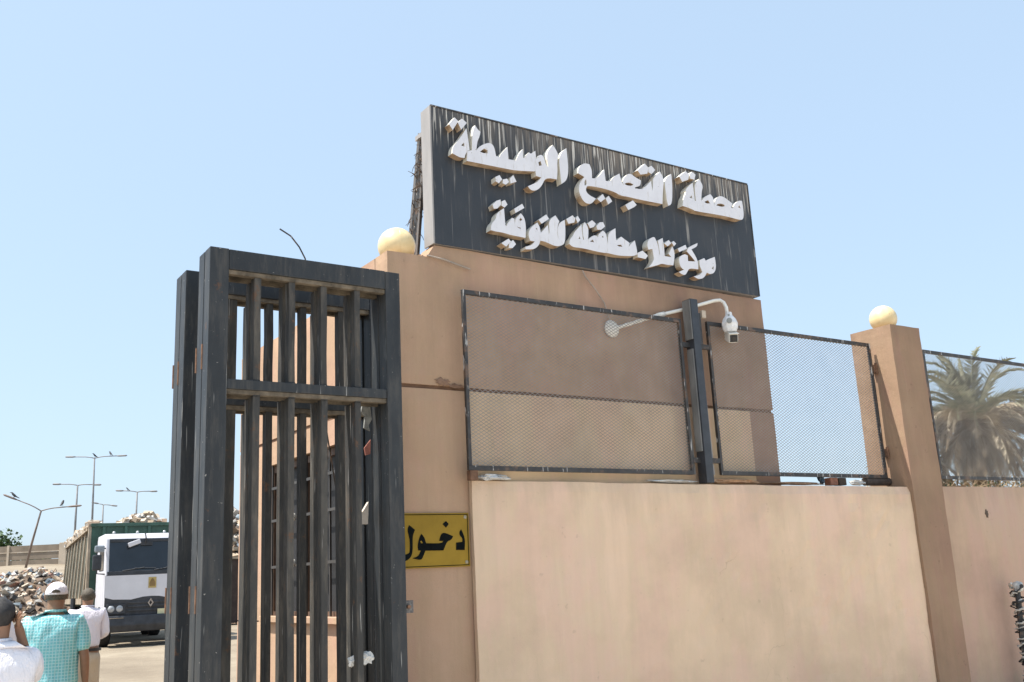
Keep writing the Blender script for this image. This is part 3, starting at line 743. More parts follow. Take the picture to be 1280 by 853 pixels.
# ------------------------------------------------------------------ mesh panels
def mesh_panel(name, label, x0, x1, z0, z1, y, bar=0.036, mid=(), step=0.050, ratio=0.56):
    t = thing(name, label, 'mesh panel', ((x0 + x1) / 2, y, z0), 'dark framed expanded mesh panels above the walls')
    d = 0.03
    parts = [(x0, x1, z1 - bar, z1), (x0, x1, z0, z0 + bar), (x0, x0 + bar * 0.8, z0 + bar + .001, z1 - bar - .001), (x1 - bar * 0.8, x1, z0 + bar + .001, z1 - bar - .001)]
    for k, (a, c, e_, f_) in enumerate(parts):
        box_obj('frame_rail', a, c, y - d / 2, y + d / 2, e_, f_, M_FRAME, t, 0.002)
    for m in mid: box_obj('frame_rail', m - 0.012, m + 0.012, y - d / 2 + 0.004, y + d / 2, z0 + bar + .001, z1 - bar - .001, M_FRAME, t, 0.002)
    ax0, ax1, az0, az1 = x0 + bar * 0.5, x1 - bar * 0.5, z0 + bar * 0.6, z1 - bar * 0.6
    w = 0.0026; s = MB()
    for sgn in (1, -1):
        n = int((ax1 - ax0 + (az1 - az0) / ratio) / step) + 2
        for i in range(n):
            # z = az0 + sgn*ratio*(x - xs)
            if sgn > 0: xs = ax0 - (az1 - az0) / ratio + i * step
            else: xs = ax0 + i * step
            xe = xs + sgn * (az1 - az0) / ratio
            a, c = (xs, az0), (xe, az1)
            # clip to panel
            (xa, za), (xb, zb) = (a, c) if a[0] < c[0] else (c, a)
            if xb <= ax0 or xa >= ax1: continue
            if xa < ax0: za += (zb - za) * (ax0 - xa) / (xb - xa); xa = ax0
            if xb > ax1: zb = za + (zb - za) * (ax1 - xa) / (xb - xa); xb = ax1
            if xb - xa < 0.01: continue
            nseg = 3
            for q in range(nseg):
                x_a = xa + (xb - xa) * q / nseg; x_b = xa + (xb - xa) * (q + 1) / nseg
                z_a = za + (zb - za) * q / nseg; z_b = za + (zb - za) * (q + 1) / nseg
                ya = y + 0.012 * noise.noise(Vector((x_a * 1.7, z_a * 1.7, 3))); yb = y + 0.012 * noise.noise(Vector((x_b * 1.7, z_b * 1.7, 3)))
                dy = 0.0012 * sgn
                s.add([(x_a, ya - .0012 + dy, z_a - w), (x_b, yb - .0012 + dy, z_b - w), (x_b, yb - .0012 + dy, z_b + w), (x_a, ya - .0012 + dy, z_a + w),
                       (x_a, ya + .0016 + dy, z_a), (x_b, yb + .0016 + dy, z_b)],
                      [(0, 1, 2, 3), (3, 2, 5, 4), (0, 4, 5, 1)])
    tag(s.build('wire_mesh', M_MESH, t), kind='stuff')
    return t
YM = 6.40
PA = mesh_panel('mesh_panel', 'dark framed mesh panel in front of the gatehouse, left of the black post', 3.855, 6.185, 2.393, 3.822, YM)
PBn = mesh_panel('mesh_panel', 'dark framed mesh panel with open sky behind, between black post and pillar', 6.52, 8.925, 2.395, 3.835, YM)
PC = mesh_panel('mesh_panel', 'rusty topped mesh panel right of the pillar with palms behind it', 9.86, 14.2, 2.40, 3.852, YM, mid=(12.9,))
for z in (2.62, 3.52):
    b = MB(); b.box(8.927, 8.985, YM - 0.03, YM + 0.025, z, z + 0.08); b.tube([(8.955, YM - .028, z - 0.02), (8.955, YM - .028, z + 0.10)], 0.014, 6)
    b.build('hinge', M_RUST, PBn, bevel=0)
b = MB(); b.box(3.862, 3.93, YM - 0.02, YM + 0.03, 2.318, 2.391); b.build('bracket', M_RUST, PA)
# black post with the stub brackets that carry both panels
PT = thing('black_post', 'black square steel post standing on the wall between two mesh panels', 'post', (6.33, 6.40, 2.318))
box_obj('post', 6.276, 6.366, 6.330, 6.435, 2.318, 4.015, M_BLACK, PT, 0.004)
for z in (2.50, 3.56):
    box_obj('bracket', 6.187, 6.294, 6.385, 6.415, z, z + 0.045, M_FRAME, PT, 0.002)
    box_obj('bracket', 6.374, 6.518, 6.385, 6.415, z, z + 0.045, M_FRAME, PT, 0.002)
box_obj('hinge_plate', 6.392, 6.43, 6.37, 6.39, 3.60, 3.90, M_FRAME, PT, 0.002)
M_GREYLIT = plain('sunlit_side_grey', (0.17, 0.17, 0.165), .6, .35, 8, stretch=(1, 1, .3))  # sunlight on the post's left face, put into a paler grey
box_obj('side_face', 6.262, 6.2755, 6.335, 6.43, 3.63, 4.005, M_GREYLIT, PT, 0.002)  # added sheets that cover the post's left face in the sunlit tone
box_obj('side_face', 6.262, 6.2755, 6.345, 6.425, 2.60, 3.54, M_GREYLIT, PT, 0.002)
b = MB(); b.add([(6.205, 6.42, 2.40), (6.235, 6.42, 2.40), (6.21, 6.42, 3.53), (6.203, 6.42, 3.53), (6.205, 6.425, 2.40), (6.235, 6.425, 2.40), (6.21, 6.425, 3.53), (6.203, 6.425, 3.53)],
              [(0, 1, 2, 3), (7, 6, 5, 4), (0, 3, 7, 4), (1, 5, 6, 2), (2, 6, 7, 3), (0, 4, 5, 1)])
b.build('flat_strap', M_GREYLIT, PT)  # tapered strip in the same painted sunlit grey
b = MB(); b.box(6.45, 6.50, 6.37, 6.40, 3.86, 3.93); b.build('weld_tab', plain('tape_scrap', (0.45, 0.38, 0.3), 0.8), PT)
b = MB(); b.add([(6.44, 6.42, 2.40), (6.47, 6.42, 2.40), (6.445, 6.42, 3.55), (6.436, 6.42, 3.55), (6.44, 6.425, 2.40), (6.47, 6.425, 2.40), (6.445, 6.425, 3.55), (6.436, 6.425, 3.55)],
              [(0, 1, 2, 3), (7, 6, 5, 4), (0, 3, 7, 4), (1, 5, 6, 2), (0, 4, 5, 1)])
b.build('flat_strap', M_SIGNSIDE, PT)

# ------------------------------------------------------------------ security camera on its arm
CC = thing('security_camera', 'white security camera on a long curved pipe arm beside the black post', 'camera', (5.436, 6.48, 3.668))
b = MB(); T = Matrix.Translation((5.436, 6.484, 3.675)) @ Matrix.Rotation(R(90), 4, 'X')
b.lathe([(0.001, 0.04), (0.03, 0.038), (0.05, 0.026), (0.075, 0.014), (0.082, 0.0), (0.001, 0.0)], (0, 0, 0), 20, M=T)
b.build('wall_mount', M_WHITE, CC, smooth=True)
arm = [Vector(p) for p in ((5.446, 6.49, 3.674), (5.50, 6.462, 3.692), (5.949, 6.46, 3.843), (6.307, 6.465, 3.945), (6.56, 6.455, 4.026), (6.69, 6.43, 4.066), (6.745, 6.41, 4.072), (6.768, 6.385, 4.045), (6.770, 6.36, 3.99), (6.758, 6.345, 3.90))]
b = MB(); b.tube(arm, 0.017, 12); b.build('pipe_arm', M_WHITE, CC, smooth=True)
b = MB(); b.tube([arm[2] + (arm[3] - arm[2]) * 0.05, arm[2] + (arm[3] - arm[2]) * 0.30], 0.023, 12); b.build('pipe_joint', M_WHITE, CC, smooth=True)
hc = Vector((6.728, 6.30, 3.810))
b = MB(); b.lathe([(0.001, 0.112), (0.030, 0.110), (0.034, 0.080), (0.062, 0.045), (0.078, 0.0), (0.070, -0.05), (0.056, -0.078), (0.001, -0.085)], hc, 9)
b.build('junction_box', M_WHITE2, CC)
V2c = Vector((0 - hc.x, 0 - hc.y, 0)).normalized()
for dz, r in ((0.075, 0.010), (0.012, 0.026)):
    b = MB(); q = hc + V2c * (0.080 if dz < 0.03 else 0.042) + Vector((0, 0, dz))
    b.tube([q - V2c * 0.01, q + V2c * 0.006], r, 12); b.build('screw_cap', plain('grey_screw_%d' % (dz * 1000), (0.22, 0.23, 0.22), 0.5), CC, smooth=False)
ax = Vector((-0.50, -0.78, -0.36)).normalized()
hb = hc + Vector((0.012, -0.0, -0.135))
b = MB()
side = ax.cross(Vector((0, 0, 1))).normalized(); up = side.cross(ax).normalized()
Mx = Matrix((( side.x, up.x, ax.x, hb.x), (side.y, up.y, ax.y, hb.y), (side.z, up.z, ax.z, hb.z), (0, 0, 0, 1)))
b.box(-0.045, 0.045, -0.040, 0.045, -0.13, 0.070, 0, Mx)
b.build('camera_body', M_WHITE, CC, bevel=0.018)
b = MB(); b.box(-0.036, 0.036, -0.032, 0.036, 0.066, 0.078, 0, Mx); b.build('lens_face', M_DARK, CC, bevel=0.005)
b = MB(); b.box(-0.047, 0.047, 0.046, 0.052, -0.13, 0.090, 0, Mx); b.build('sun_shield', M_WHITE, CC, bevel=0.001)
b = MB(); b.tube([hb + ax * 0.078, hb + ax * 0.083], 0.020, 16); b.build('lens', plain('lens_glass', (0.01, 0.01, 0.012), 0.08, 0.1), CC)

# ------------------------------------------------------------------ folded gate: four leaves one behind the other
def gate_leaf(yc, label, seed, bars, rsw=0.11, dx=0.0):
    random.seed(seed)
    xa, xb = 1.722, 3.050 + dx; z0_, z1_ = 0.08, 3.712
    T_ = 0.115
    t = thing('gate_leaf', label, 'gate leaf', ((xa + xb) / 2, yc + T_ / 2, z0_), 'dark steel bar leaves of the folded gate')
    sw = 0.122
    box_obj('stile', xa, xa + sw, yc, yc + T_, z0_, z1_, M_GATE, t, 0.006)
    box_obj('stile', xb - rsw, xb, yc, yc + T_, z0_, z1_ - 0.006, M_GATE, t, 0.006)
    box_obj('top_rail', xa + sw + .001, xb - rsw - .001, yc + .002, yc + T_ - .002, z1_ - 0.135, z1_ - .003, M_GATE, t, 0.005)
    box_obj('middle_rail', xa + sw + .001, xb - rsw - .001, yc + .006, yc + T_ - .03, 2.806, 2.868, M_GATE, t, 0.004)
    box_obj('bottom_rail', xa + sw + .001, xb - rsw - .001, yc + .002, yc + T_ - .002, z0_, z0_ + 0.13, M_GATE, t, 0.005)
    box_obj('rail_lip', xa + sw + .001, xb - rsw - .001, yc + .012, yc + .058, z1_ - 0.165, z1_ - .136, M_DUST, t, 0.002)
    box_obj('rail_lip', xa + sw + .001, xb - rsw - .001, yc + .014, yc + .058, 2.776, 2.805, M_DUST, t, 0.002)
    for x, wd in bars:
        j = random.uniform(-0.003, 0.003)
        for (a, c) in ((2.8685, z1_ - 0.1655), (z0_ + 0.131, 2.7755)):
            tl = random.uniform(-0.0022, 0.0022); m = MB(); x_ = x + j
            zs = [a, a + (c - a) * .33, a + (c - a) * .66, c]; bw = [0, random.uniform(-.003, .003), random.uniform(-.003, .003), 0]
            vs = []
            for zz, bb in zip(zs, bw):
                o_ = tl * (zz - a) + bb
                vs += [(x_ + o_, yc + .020, zz), (x_ + wd + o_, yc + .020, zz), (x_ + wd + o_, yc + .088, zz), (x_ + o_, yc + .088, zz)]
            fs = [(3, 2, 1, 0), (12, 13, 14, 15)]
            for q in range(3):
                for e_ in range(4): fs.append((q * 4 + e_, q * 4 + (e_ + 1) % 4, q * 4 + 4 + (e_ + 1) % 4, q * 4 + 4 + e_))
            m.add(vs, fs); m.build('bar', M_BAR, t)
            if yc < 6.1:
                m = MB()
                zz = a if a > 1 else c
                for q in range(5):
                    m.lathe([(.001, .005), (.007, 0), (.001, -.005)], (x_ + wd * (q + .5) / 5, yc + .017, zz + (.003 if a > 1 else -.003)), 6)
                m.build('weld_bead', M_GATE, t, smooth=True)
    # narrow inner bars, set at the back of the leaf
    for z in (0.75, 1.55, 3.02):
        b = MB(); b.tube([(xa + 0.002, yc + T_ + 0.005, z - 0.08), (xa + 0.002, yc + T_ + 0.005, z + 0.08)], 0.009, 8)
        b.build('hinge', M_RUST, t)
    return t
gate_leaf(5.900, 'front most dark steel gate leaf of the folded gate, facing the street', 1, [(2.018, .044), (2.247, .042), (2.469, .042), (2.712, .040)])
gate_leaf(6.025, 'second dark steel gate leaf, folded flat against the back of the front one', 2, [(2.022, .044), (2.250, .048), (2.474, .046), (2.720, .044)])
gate_leaf(6.440, 'third dark steel gate leaf, standing well behind the front pair', 3, [(2.020, .062), (2.292, .044), (2.540, .044), (2.834, .055)], 0.16, 0.185)
gate_leaf(6.565, 'rearmost dark steel gate leaf, folded against the back of the third', 4, [(2.190, .048), (2.445, .050), (2.690, .050), (2.945, .050)], 0.17, 0.187)
LK = thing('gate_latch', 'small scuffed steel latch plate between the gate and the yellow plate', 'latch', (3.10, 6.0, 1.40))
box_obj('latch_plate', 3.052, 3.115, 5.93, 5.945, 1.395, 1.475, plain('scuffed_steel', (0.13, 0.12, 0.115), 0.4, 0.8, 60), LK, 0.002)
b = MB(); b.tube([(3.07, 5.93, 1.435), (3.07, 5.90, 1.435)], 0.012, 8); b.build('bolt', M_RUST, LK)

# bent rod sticking up behind the gate
b = MB(); b.tube([(2.82, 7.0, 3.9), (2.79, 7.0, 4.11), (2.74, 7.0, 4.20), (2.67, 7.0, 4.28), (2.58, 7.0, 4.325)], 0.006, 6)
b.tube([(2.82, 7.0, 3.9), (2.9, 6.95, 3.0), (3.1, 7.1, 2.2), (3.25, 7.2, 1.9)], 0.006, 6)
tag(b.build('bent_wire', M_FRAME), 'thin bent wire sticking up behind the gate top', 'wire')

# ------------------------------------------------------------------ scraps
def crumple(name, label, c, s, mat, seed, cat='scrap', rot=0, group=None):
    rnd = random.Random(seed)
    bm = bmesh.new(); bmesh.ops.create_icosphere(bm, subdivisions=3, radius=1)
    for v in bm.verts:
        q = v.co * 1.9 + Vector((seed, 0, 0))
        v.co *= 1 + 0.55 * noise.noise(q) + 0.35 * noise.noise(q * 3.1)
        v.co = Vector((v.co.x * s[0], v.co.y * s[1], v.co.z * s[2]))
    zmin = min(v.co.z for v in bm.verts)
    for v in bm.verts: v.co.z -= zmin
    me = bpy.data.meshes.new(name); bm.to_mesh(me); bm.free(); me.materials.append(mat)
    o = bpy.data.objects.new(name, me); COL.objects.link(o); o.location = c; o.rotation_euler = (0, 0, rot)
    return tag(o, label, cat, group)
M_BAG = plain('white_bag', (0.68, 0.67, 0.64), 0.55, 0.2, 20)
M_TAN = plain('tan_card', (0.42, 0.27, 0.17), 0.85, 0.3, 20)
ZT = 2.318
crumple('plastic_bag', 'flat grey white plastic bag on the wall top under the left mesh panel corner', (4.08, 6.43, ZT), (0.15, 0.05, 0.022), plain('grey_bag', (0.50, 0.50, 0.49), 0.5, 0.25, 18), 3, 'plastic bag')
crumple('plastic_bag', 'long white plastic bag on the wall top just left of the black post', (5.93, 6.43, ZT), (0.22, 0.05, 0.014), M_BAG, 7, 'plastic bag')
crumple('cardboard_scrap', 'flat tan cardboard scrap on the wall top just right of the black post', (6.72, 6.43, ZT), (0.30, 0.05, 0.022), plain('orange_card', (0.50, 0.30, 0.17), 0.8, 0.3, 20), 9, 'cardboard')
crumple('cardboard_scrap', 'dark brown flattened scrap on the wall top right of the tan one', (7.55, 6.44, ZT), (0.42, 0.05, 0.012), M_TAN, 12, 'cardboard')
b = MB(); b.tube([(8.58, 6.42, ZT + 0.042), (8.97, 6.42, ZT + 0.046)], 0.042, 14)
tag(b.build('rusty_pipe', plain('dark_pipe', (0.055, 0.042, 0.034), 0.7, 0.4, 20), smooth=False), 'short dark rusty pipe lying on the wall top against the pillar', 'pipe')
b = MB(); b.box(8.03, 8.14, 6.40, 6.48, ZT + .002, ZT + 0.075); tag(b.build('brick_piece', plain('brick_red', (0.30, 0.13, 0.08), 0.9, 0.3, 30), bevel=0.006), 'reddish brick piece on the wall top under the right mesh panel', 'brick')
b = MB(); b.box(8.16, 8.27, 6.40, 6.48, ZT + .002, ZT + 0.075); tag(b.build('wood_block', plain('dark_wood', (0.07, 0.05, 0.035), 0.9, 0.3, 30), bevel=0.006), 'dark wooden block beside the reddish brick piece', 'block')
crumple('plastic_bottle', 'blue black crushed bottle on the wall top left of the brick piece', (7.93, 6.43, ZT), (0.03, 0.03, 0.055), plain('blue_scrap', (0.03, 0.06, 0.09), 0.3, 0.5, 30), 17, 'bottle')
crumple('paper_scrap', 'crumpled pale paper between the wooden block and the rusty pipe', (8.46, 6.43, ZT), (0.10, 0.04, 0.024), M_BAG, 21, 'paper')
# scraps caught between the gate leaves
def sheet(name, label, pts, mat, cat='scrap', th=0.004):
    b = MB(); n = len(pts)
    b.add([tuple(p) for p in pts] + [(p[0], p[1] + th, p[2]) for p in pts], [tuple(range(n)), tuple(range(2 * n - 1, n - 1, -1))] + [(i, i + n, (i + 1) % n + n, (i + 1) % n) for i in range(n)])
    return tag(b.build(name, mat), label, cat)
def gp(x, z, y=6.15): return (x, y, z)
M_CREAM = plain('cream_foam', (0.62, 0.55, 0.47), 0.8, 0.15, 25)
sheet('foam_scrap', 'pale pointed foam scrap stuck between the gate bars low on the right', [gp(2.852, 1.985), (2.910, 6.17, 1.985), (2.912, 6.16, 2.135), (2.875, 6.15, 2.085), gp(2.850, 2.055)], M_CREAM, th=0.03)
sheet('cloth_scrap', 'grey rag hanging under the middle rail of the gate', [gp(2.87, 2.80), gp(2.93, 2.79), gp(2.94, 2.70), gp(2.915, 2.66), gp(2.925, 2.62), gp(2.88, 2.64), gp(2.89, 2.72), gp(2.86, 2.75)], plain('grey_rag', (0.30, 0.31, 0.30), 0.8, 0.4, 30), th=0.015)
sheet('red_scrap', 'small faded red scrap below the grey rag on the gate', [gp(2.88, 2.50), gp(2.93, 2.56), gp(2.925, 2.46), gp(2.89, 2.45)], plain('red_rag', (0.42, 0.16, 0.12), 0.8, 0.4, 30), th=0.01)
crumple('white_fluff', 'torn white plastic lump caught in the gate at the bottom right', (2.80, 5.99, 1.09), (0.05, 0.03, 0.035), M_BAG, 31, 'plastic bag')
crumple('white_fluff', 'small torn white plastic tip left of the bigger lump in the gate', (2.70, 5.99, 1.085), (0.022, 0.02, 0.03), M_BAG, 33, 'plastic bag')

# junk wrapped post at the right edge
JP = thing('junk_post', 'post wrapped in wire and rags before the pinkish wall at the right edge', 'post', (10.62, 6.2, 0))
b = MB(); b.tube([(10.62, 6.2, 0), (10.60, 6.2, 0.7), (10.66, 6.2, 1.2)], 0.03, 8); b.build('pole', M_FRAME, JP)
random.seed(8); b = MB(); b2 = MB()
for i in range(26):
    a0 = random.uniform(0, 6.28); z = 0.1 + i * 0.042; pts = []
    for k in range(9):
        a = a0 + k * 0.8; r = random.uniform(0.035, 0.075)
        pts.append((10.62 + r * math.cos(a), 6.2 + r * math.sin(a), z + 0.012 * k + random.uniform(-.015, .015)))
    (b if i % 2 else b2).tube(pts, random.uniform(0.006, 0.014), 6)
b.build('rag_wrap', plain('pale_rag', (0.46, 0.44, 0.40), 0.8, 0.5, 30), JP); b2.build('wire_wrap', M_DARK, JP)
b = MB(); b.lathe([(0.001, 0.06), (0.045, 0.045), (0.06, 0), (0.045, -0.045), (0.001, -0.06)], (10.66, 6.19, 1.22), 12); b.build('knob', plain('pale_knob', (0.5, 0.5, 0.48), 0.5, 0.5, 16), JP, smooth=True)
b = MB(); b.tube([(10.635, 6.135, 1.225), (10.632, 6.128, 1.225)], 0.022, 10); b.build('knob_hole', M_DARK, JP)

def wall_mark(name, x, z, rx, rz, y, seed, mat, label):
    random.seed(seed); m = MB(); n = 24
    ring = [(x + rx * math.cos(2 * math.pi * i / n) * random.uniform(.4, 1.2), y, z + rz * math.sin(2 * math.pi * i / n) * random.uniform(.4, 1.2)) for i in range(n)]
    back = [(a, y + .02, c) for a, _, c in ring]
    m.add([(x, y - .004, z)] + ring + back, [(0, 1 + i, 1 + (i + 1) % n) for i in range(n)] + [(1 + i, 1 + n + i, 1 + n + (i + 1) % n, 1 + (i + 1) % n) for i in range(n)])
    return tag(m.build(name, mat), label, 'mud splash')
wall_mark('mud_splash', 10.58, 2.02, .030, .045, 6.3605, 4, plain('mud', (0.10, 0.075, 0.055), .9, .4, 40), 'dark mud splash high on the pinkish wall right of the pillar')

# ------------------------------------------------------------------ people
M_SKIN = plain('skin_brown', (0.26, 0.14, 0.085), 0.55, 0.12, 14, bumps=0.1)
M_HAIR = plain('hair_black', (0.022, 0.020, 0.020), 0.6, 0.5, 60, bumps=0.6)
M_HAIRG = plain('hair_greying', (0.075, 0.060, 0.042), 0.7, 0.5, 60, bumps=0.6)
def cloth(name, col, check=None, var=0.08):
    m, nt, p = newmat(name)
    f = noise_fac(nt, 4, detail=4, coord='obj')
    c = ramp(nt, f, [(0.3, mul(col, 1 - var)), (0.7, mul(col, 1 + var))])
    if check:
        g = nt.nodes.new('ShaderNodeTexCoord'); sx = nt.nodes.new('ShaderNodeSeparateXYZ'); nt.links.new(g.outputs['Object'], sx.inputs[0])
        for ax in (0, 2):
            a = nt.nodes.new('ShaderNodeMath'); a.operation = 'MULTIPLY'; a.inputs[1].default_value = 42
            nt.links.new(sx.outputs[ax], a.inputs[0])
            fr_ = nt.nodes.new('ShaderNodeMath'); fr_.operation = 'FRACT'; nt.links.new(a.outputs[0], fr_.inputs[0])
            cr = ramp(nt, fr_.outputs[0], [(0.0, (0.8, 0.8, 0.8)), (0.22, (0.8, 0.8, 0.8)), (0.30, (0, 0, 0)), (0.95, (0, 0, 0))])
            c = mix(nt, cr, c, check)
    nt.links.new(c, p.inputs['Base Color']); p.inputs['Roughness'].default_value = 0.9
    f2 = noise_fac(nt, 7, (1.3, 1.3, 0.55), 5, 0.6, coord='obj')
    bump(nt, p, f2, 0.9, 0.05)
    return m
M_TURQ = cloth('turquoise_check', (0.20, 0.56, 0.60), check=(0.48, 0.76, 0.78))
M_SHW = cloth('white_shirt', (0.72, 0.68, 0.74))
M_SHW2 = cloth('white_shirt_plain', (0.74, 0.73, 0.78))
M_KHAKI = cloth('khaki_trousers', (0.50, 0.40, 0.29))
M_DTR = cloth('dark_trousers', (0.05, 0.055, 0.07))
M_CAPW = cloth('white_cap', (0.74, 0.72, 0.76))
M_LEATHER = plain('black_leather', (0.02, 0.02, 0.022), 0.4, 0.2)

def person(label, loc, rot, height, armL, armR, shirt, trousers, sleeve, hair, belt=False, cap=False, step=0.0, handR='relaxed', bald=False, stout=1.0):
    t = thing('person', label, 'person', (0, 0, 0)); t.location = loc; t.rotation_euler = (0, 0, rot)
    k = height / 1.72; t.scale = (k, k, k)
    w = stout
    N = [(0, 0, 0.95, .155 * w, .115 * w), (0, 0, 1.08, .150 * w, .105 * w), (0, -.005, 1.24, .165 * w, .115 * w), (0, -.01, 1.37, .135 * w, .098 * w), (0, 0, 1.455, .064, .062),
         (0, .006, 1.505, .068, .066), (0, .020, 1.560, .070, .080), (0, .022, 1.625, .080, .094), (0, .018, 1.675, .064, .076)]
    E = [(0, 1), (1, 2), (2, 3), (3, 4), (4, 5), (5, 6), (6, 7), (7, 8)]
    def chain(start, pts):
        last = start
        for p in pts:
            N.append(p); E.append((last, len(N) - 1)); last = len(N) - 1
        return last
    for sgn, arm in ((-1, armL), (1, armR)):
        sh, el, wr = (Vector(v) for v in arm)
        hd = (wr - el).normalized()
        palm = wr + hd * 0.055
        e = chain(3, [(sh.x * .95, sh.y, sh.z - .01, .048, .048), (*(sh.lerp(el, .5)), .042, .042), (*el, .040, .040), (*(el.lerp(wr, .4)), .038, .036), (*wr, .026, .022), (*palm, .036, .018)])
        # four fingers and a thumb
        fw = Vector((0, 1, 0)) if abs(hd.y) < .8 else Vector((0, 0, 1))
        sp = (fw - hd * fw.dot(hd)).normalized()
        inn = hd.cross(sp) * (1 if sgn > 0 else -1)
        for q, ln in ((-.027, .062), (-.009, .072), (.009, .068), (.027, .055)):
            a = palm + hd * .038 + sp * q
            c1 = a + hd * ln * .5 - inn * .006; c2 = c1 + hd * ln * .4 - inn * .022
            chain(e, [(*a, .0095, .0095), (*c1, .0085, .0085), (*c2, .0075, .0075)])
        a = palm - hd * .01 + sp * .034
        chain(e, [(*a, .011, .011), (*(a + sp * .018 + hd * .024 - inn * .008), .0095, .0095), (*(a + sp * .022 + hd * .048 - inn * .016), .008, .008)])
    for sgn in (-1, 1):
        sy = step * sgn
        chain(0, [(.088 * sgn, 0, .88, .090, .092), (.092 * sgn, sy * .45, .52, .058, .060), (.095 * sgn, sy * .8 - .02, .30, .050, .054), (.095 * sgn, sy - .03, .09, .036, .040),
                  (.10 * sgn, sy + .04, .045, .040, .032), (.105 * sgn, sy + .15, .035, .036, .022)])
    body = mesh_obj('body', skin_mesh('body', N, E, 2), M_SKIN, t)
    # face and ears
    f = MB()
    f.lathe([(0.001, .022), (.010, .012), (.015, -.008), (.010, -.018), (.001, -.02)], (0, .115, 1.61), 8); f.build('nose', M_SKIN, body, smooth=True)
    for sgn in (-1, 1):
        f = MB(); T = Matrix.Translation((.081 * sgn, .012, 1.615)) @ Matrix.Rotation(R(12 * sgn), 4, 'Z')
        f.lathe([(0.001, .032), (.012, .024), (.015, 0), (.010, -.022), (.001, -.030)], (0, 0, 0), 8, M=T @ Matrix.Diagonal((.6, 1.1, 1, 1))); f.build('ear', M_SKIN, body, smooth=True)
        f = MB(); f.lathe([(0.001, .008), (.010, 0), (0.001, -.008)], (.032 * sgn, .104, 1.635), 8); f.build('eye', M_WHITE2, body, smooth=True)
    f = MB(); f.box(-.022, .022, .098, .108, 1.567, 1.574); f.build('mouth', plain('lips', (.25, .09, .07), .5) if 'lips' not in MATS else MATS['lips'], body)
    # shirt
    SN = [(0, 0, 0.985 if belt else 0.84, (.165 if belt else .205) * w, (.125 if belt else .165) * w), (0, 0, 1.03 if belt else 1.00, .172 * w, .130 * w), (0, -.005, 1.22, .185 * w, .135 * w), (0, -.012, 1.37, .165 * w, .125 * w), (0, -.002, 1.44, .14, .105), (0, .004, 1.495, .085, .08)]
    SE = [(0, 1), (1, 2), (2, 3), (3, 4), (4, 5)]
    for arm in (armL, armR):
        sh, el, wr = (Vector(v) for v in arm)
        b0 = len(SN)
        if sleeve == 'short':
            SN += [(sh.x, sh.y, sh.z - .01, .084, .080), (*(sh.lerp(el, .55)), .070, .066), (*(sh.lerp(el, .88)), .066, .062)]; SE += [(3, b0), (b0, b0 + 1), (b0 + 1, b0 + 2)]
        else:
            SN += [(*sh, .076, .072), (*(sh.lerp(el, .55)), .062, .060), (*el, .054, .052), (*(el.lerp(wr, .5)), .048, .046), (*(el.lerp(wr, .93)), .038, .036)]
            SE += [(3, b0)] + [(b0 + i, b0 + i + 1) for i in range(4)]
    sm = skin_mesh('shirt', SN, SE, 2)
    for v in sm.vertices:
        q = Vector((v.co.x * 9, v.co.y * 9, v.co.z * 4.5)); v.co += v.normal * (0.004 + 0.011 * noise.noise(q) + 0.006 * noise.noise(q * 2.7))
    sh_o = mesh_obj('shirt', sm, shirt, t)
    f = MB(); f.tube([(.070 * math.cos(a), .004 + .066 * math.sin(a), 1.500) for a in [i * math.pi / 8 for i in range(17)]], .011, 6, caps=False)
    f.build('collar', shirt, sh_o, smooth=True)
    TN = [(0, 0, .985, .185 * w, .140 * w), (0, 0, .87, .190 * w, .150 * w)]
    TE = [(0, 1)]
    for sgn in (-1, 1):
        sy = step * sgn; b0 = len(TN)
        TN += [(.09 * sgn, 0, .78, .105, .108), (.092 * sgn, sy * .45, .50, .082, .084), (.095 * sgn, sy * .8 - .02, .28, .074, .076), (.096 * sgn, sy - .03, .09, .070, .072)]
        TE += [(1, b0), (b0, b0 + 1), (b0 + 1, b0 + 2), (b0 + 2, b0 + 3)]
    tm = skin_mesh('trousers', TN, TE, 2)
    for v in tm.vertices: v.co += v.normal * 0.007 * noise.noise(v.co * 8)
    to = mesh_obj('trousers', tm, trousers, t)
    if belt:
        f = MB(); n = 28
        pts = [(.186 * w * math.cos(2 * math.pi * i / n), .144 * w * math.sin(2 * math.pi * i / n), .965) for i in range(n)]
        vs = [(x, y, z - .018) for x, y, z in pts] + [(x, y, z + .018) for x, y, z in pts] + [(x * .96, y * .96, z + .018) for x, y, z in pts] + [(x * .96, y * .96, z - .018) for x, y, z in pts]
        fs = []
        for i in range(n):
            j = (i + 1) % n
            fs += [(i, j, n + j, n + i), (n + i, n + j, 2 * n + j, 2 * n + i), (3 * n + i, 3 * n + j, j, i)]
        f.add(vs, fs); f.build('belt', M_LEATHER, to)
    for sgn in (-1, 1):
        sy = step * sgn; f = MB()
        f.lathe([(.001, .075), (.045, .07), (.052, .03), (.05, 0), (.001, 0)], (0, 0, 0), 14, M=Matrix.Translation((.10 * sgn, sy + .05, 0)) @ Matrix.Diagonal((.95, 2.5, 1, 1)))
        f.build('shoe', M_LEATHER, t, smooth=True)
    # hair or cap
    bm = bmesh.new(); bmesh.ops.create_uvsphere(bm, u_segments=28, v_segments=18, radius=1)
    kill = []
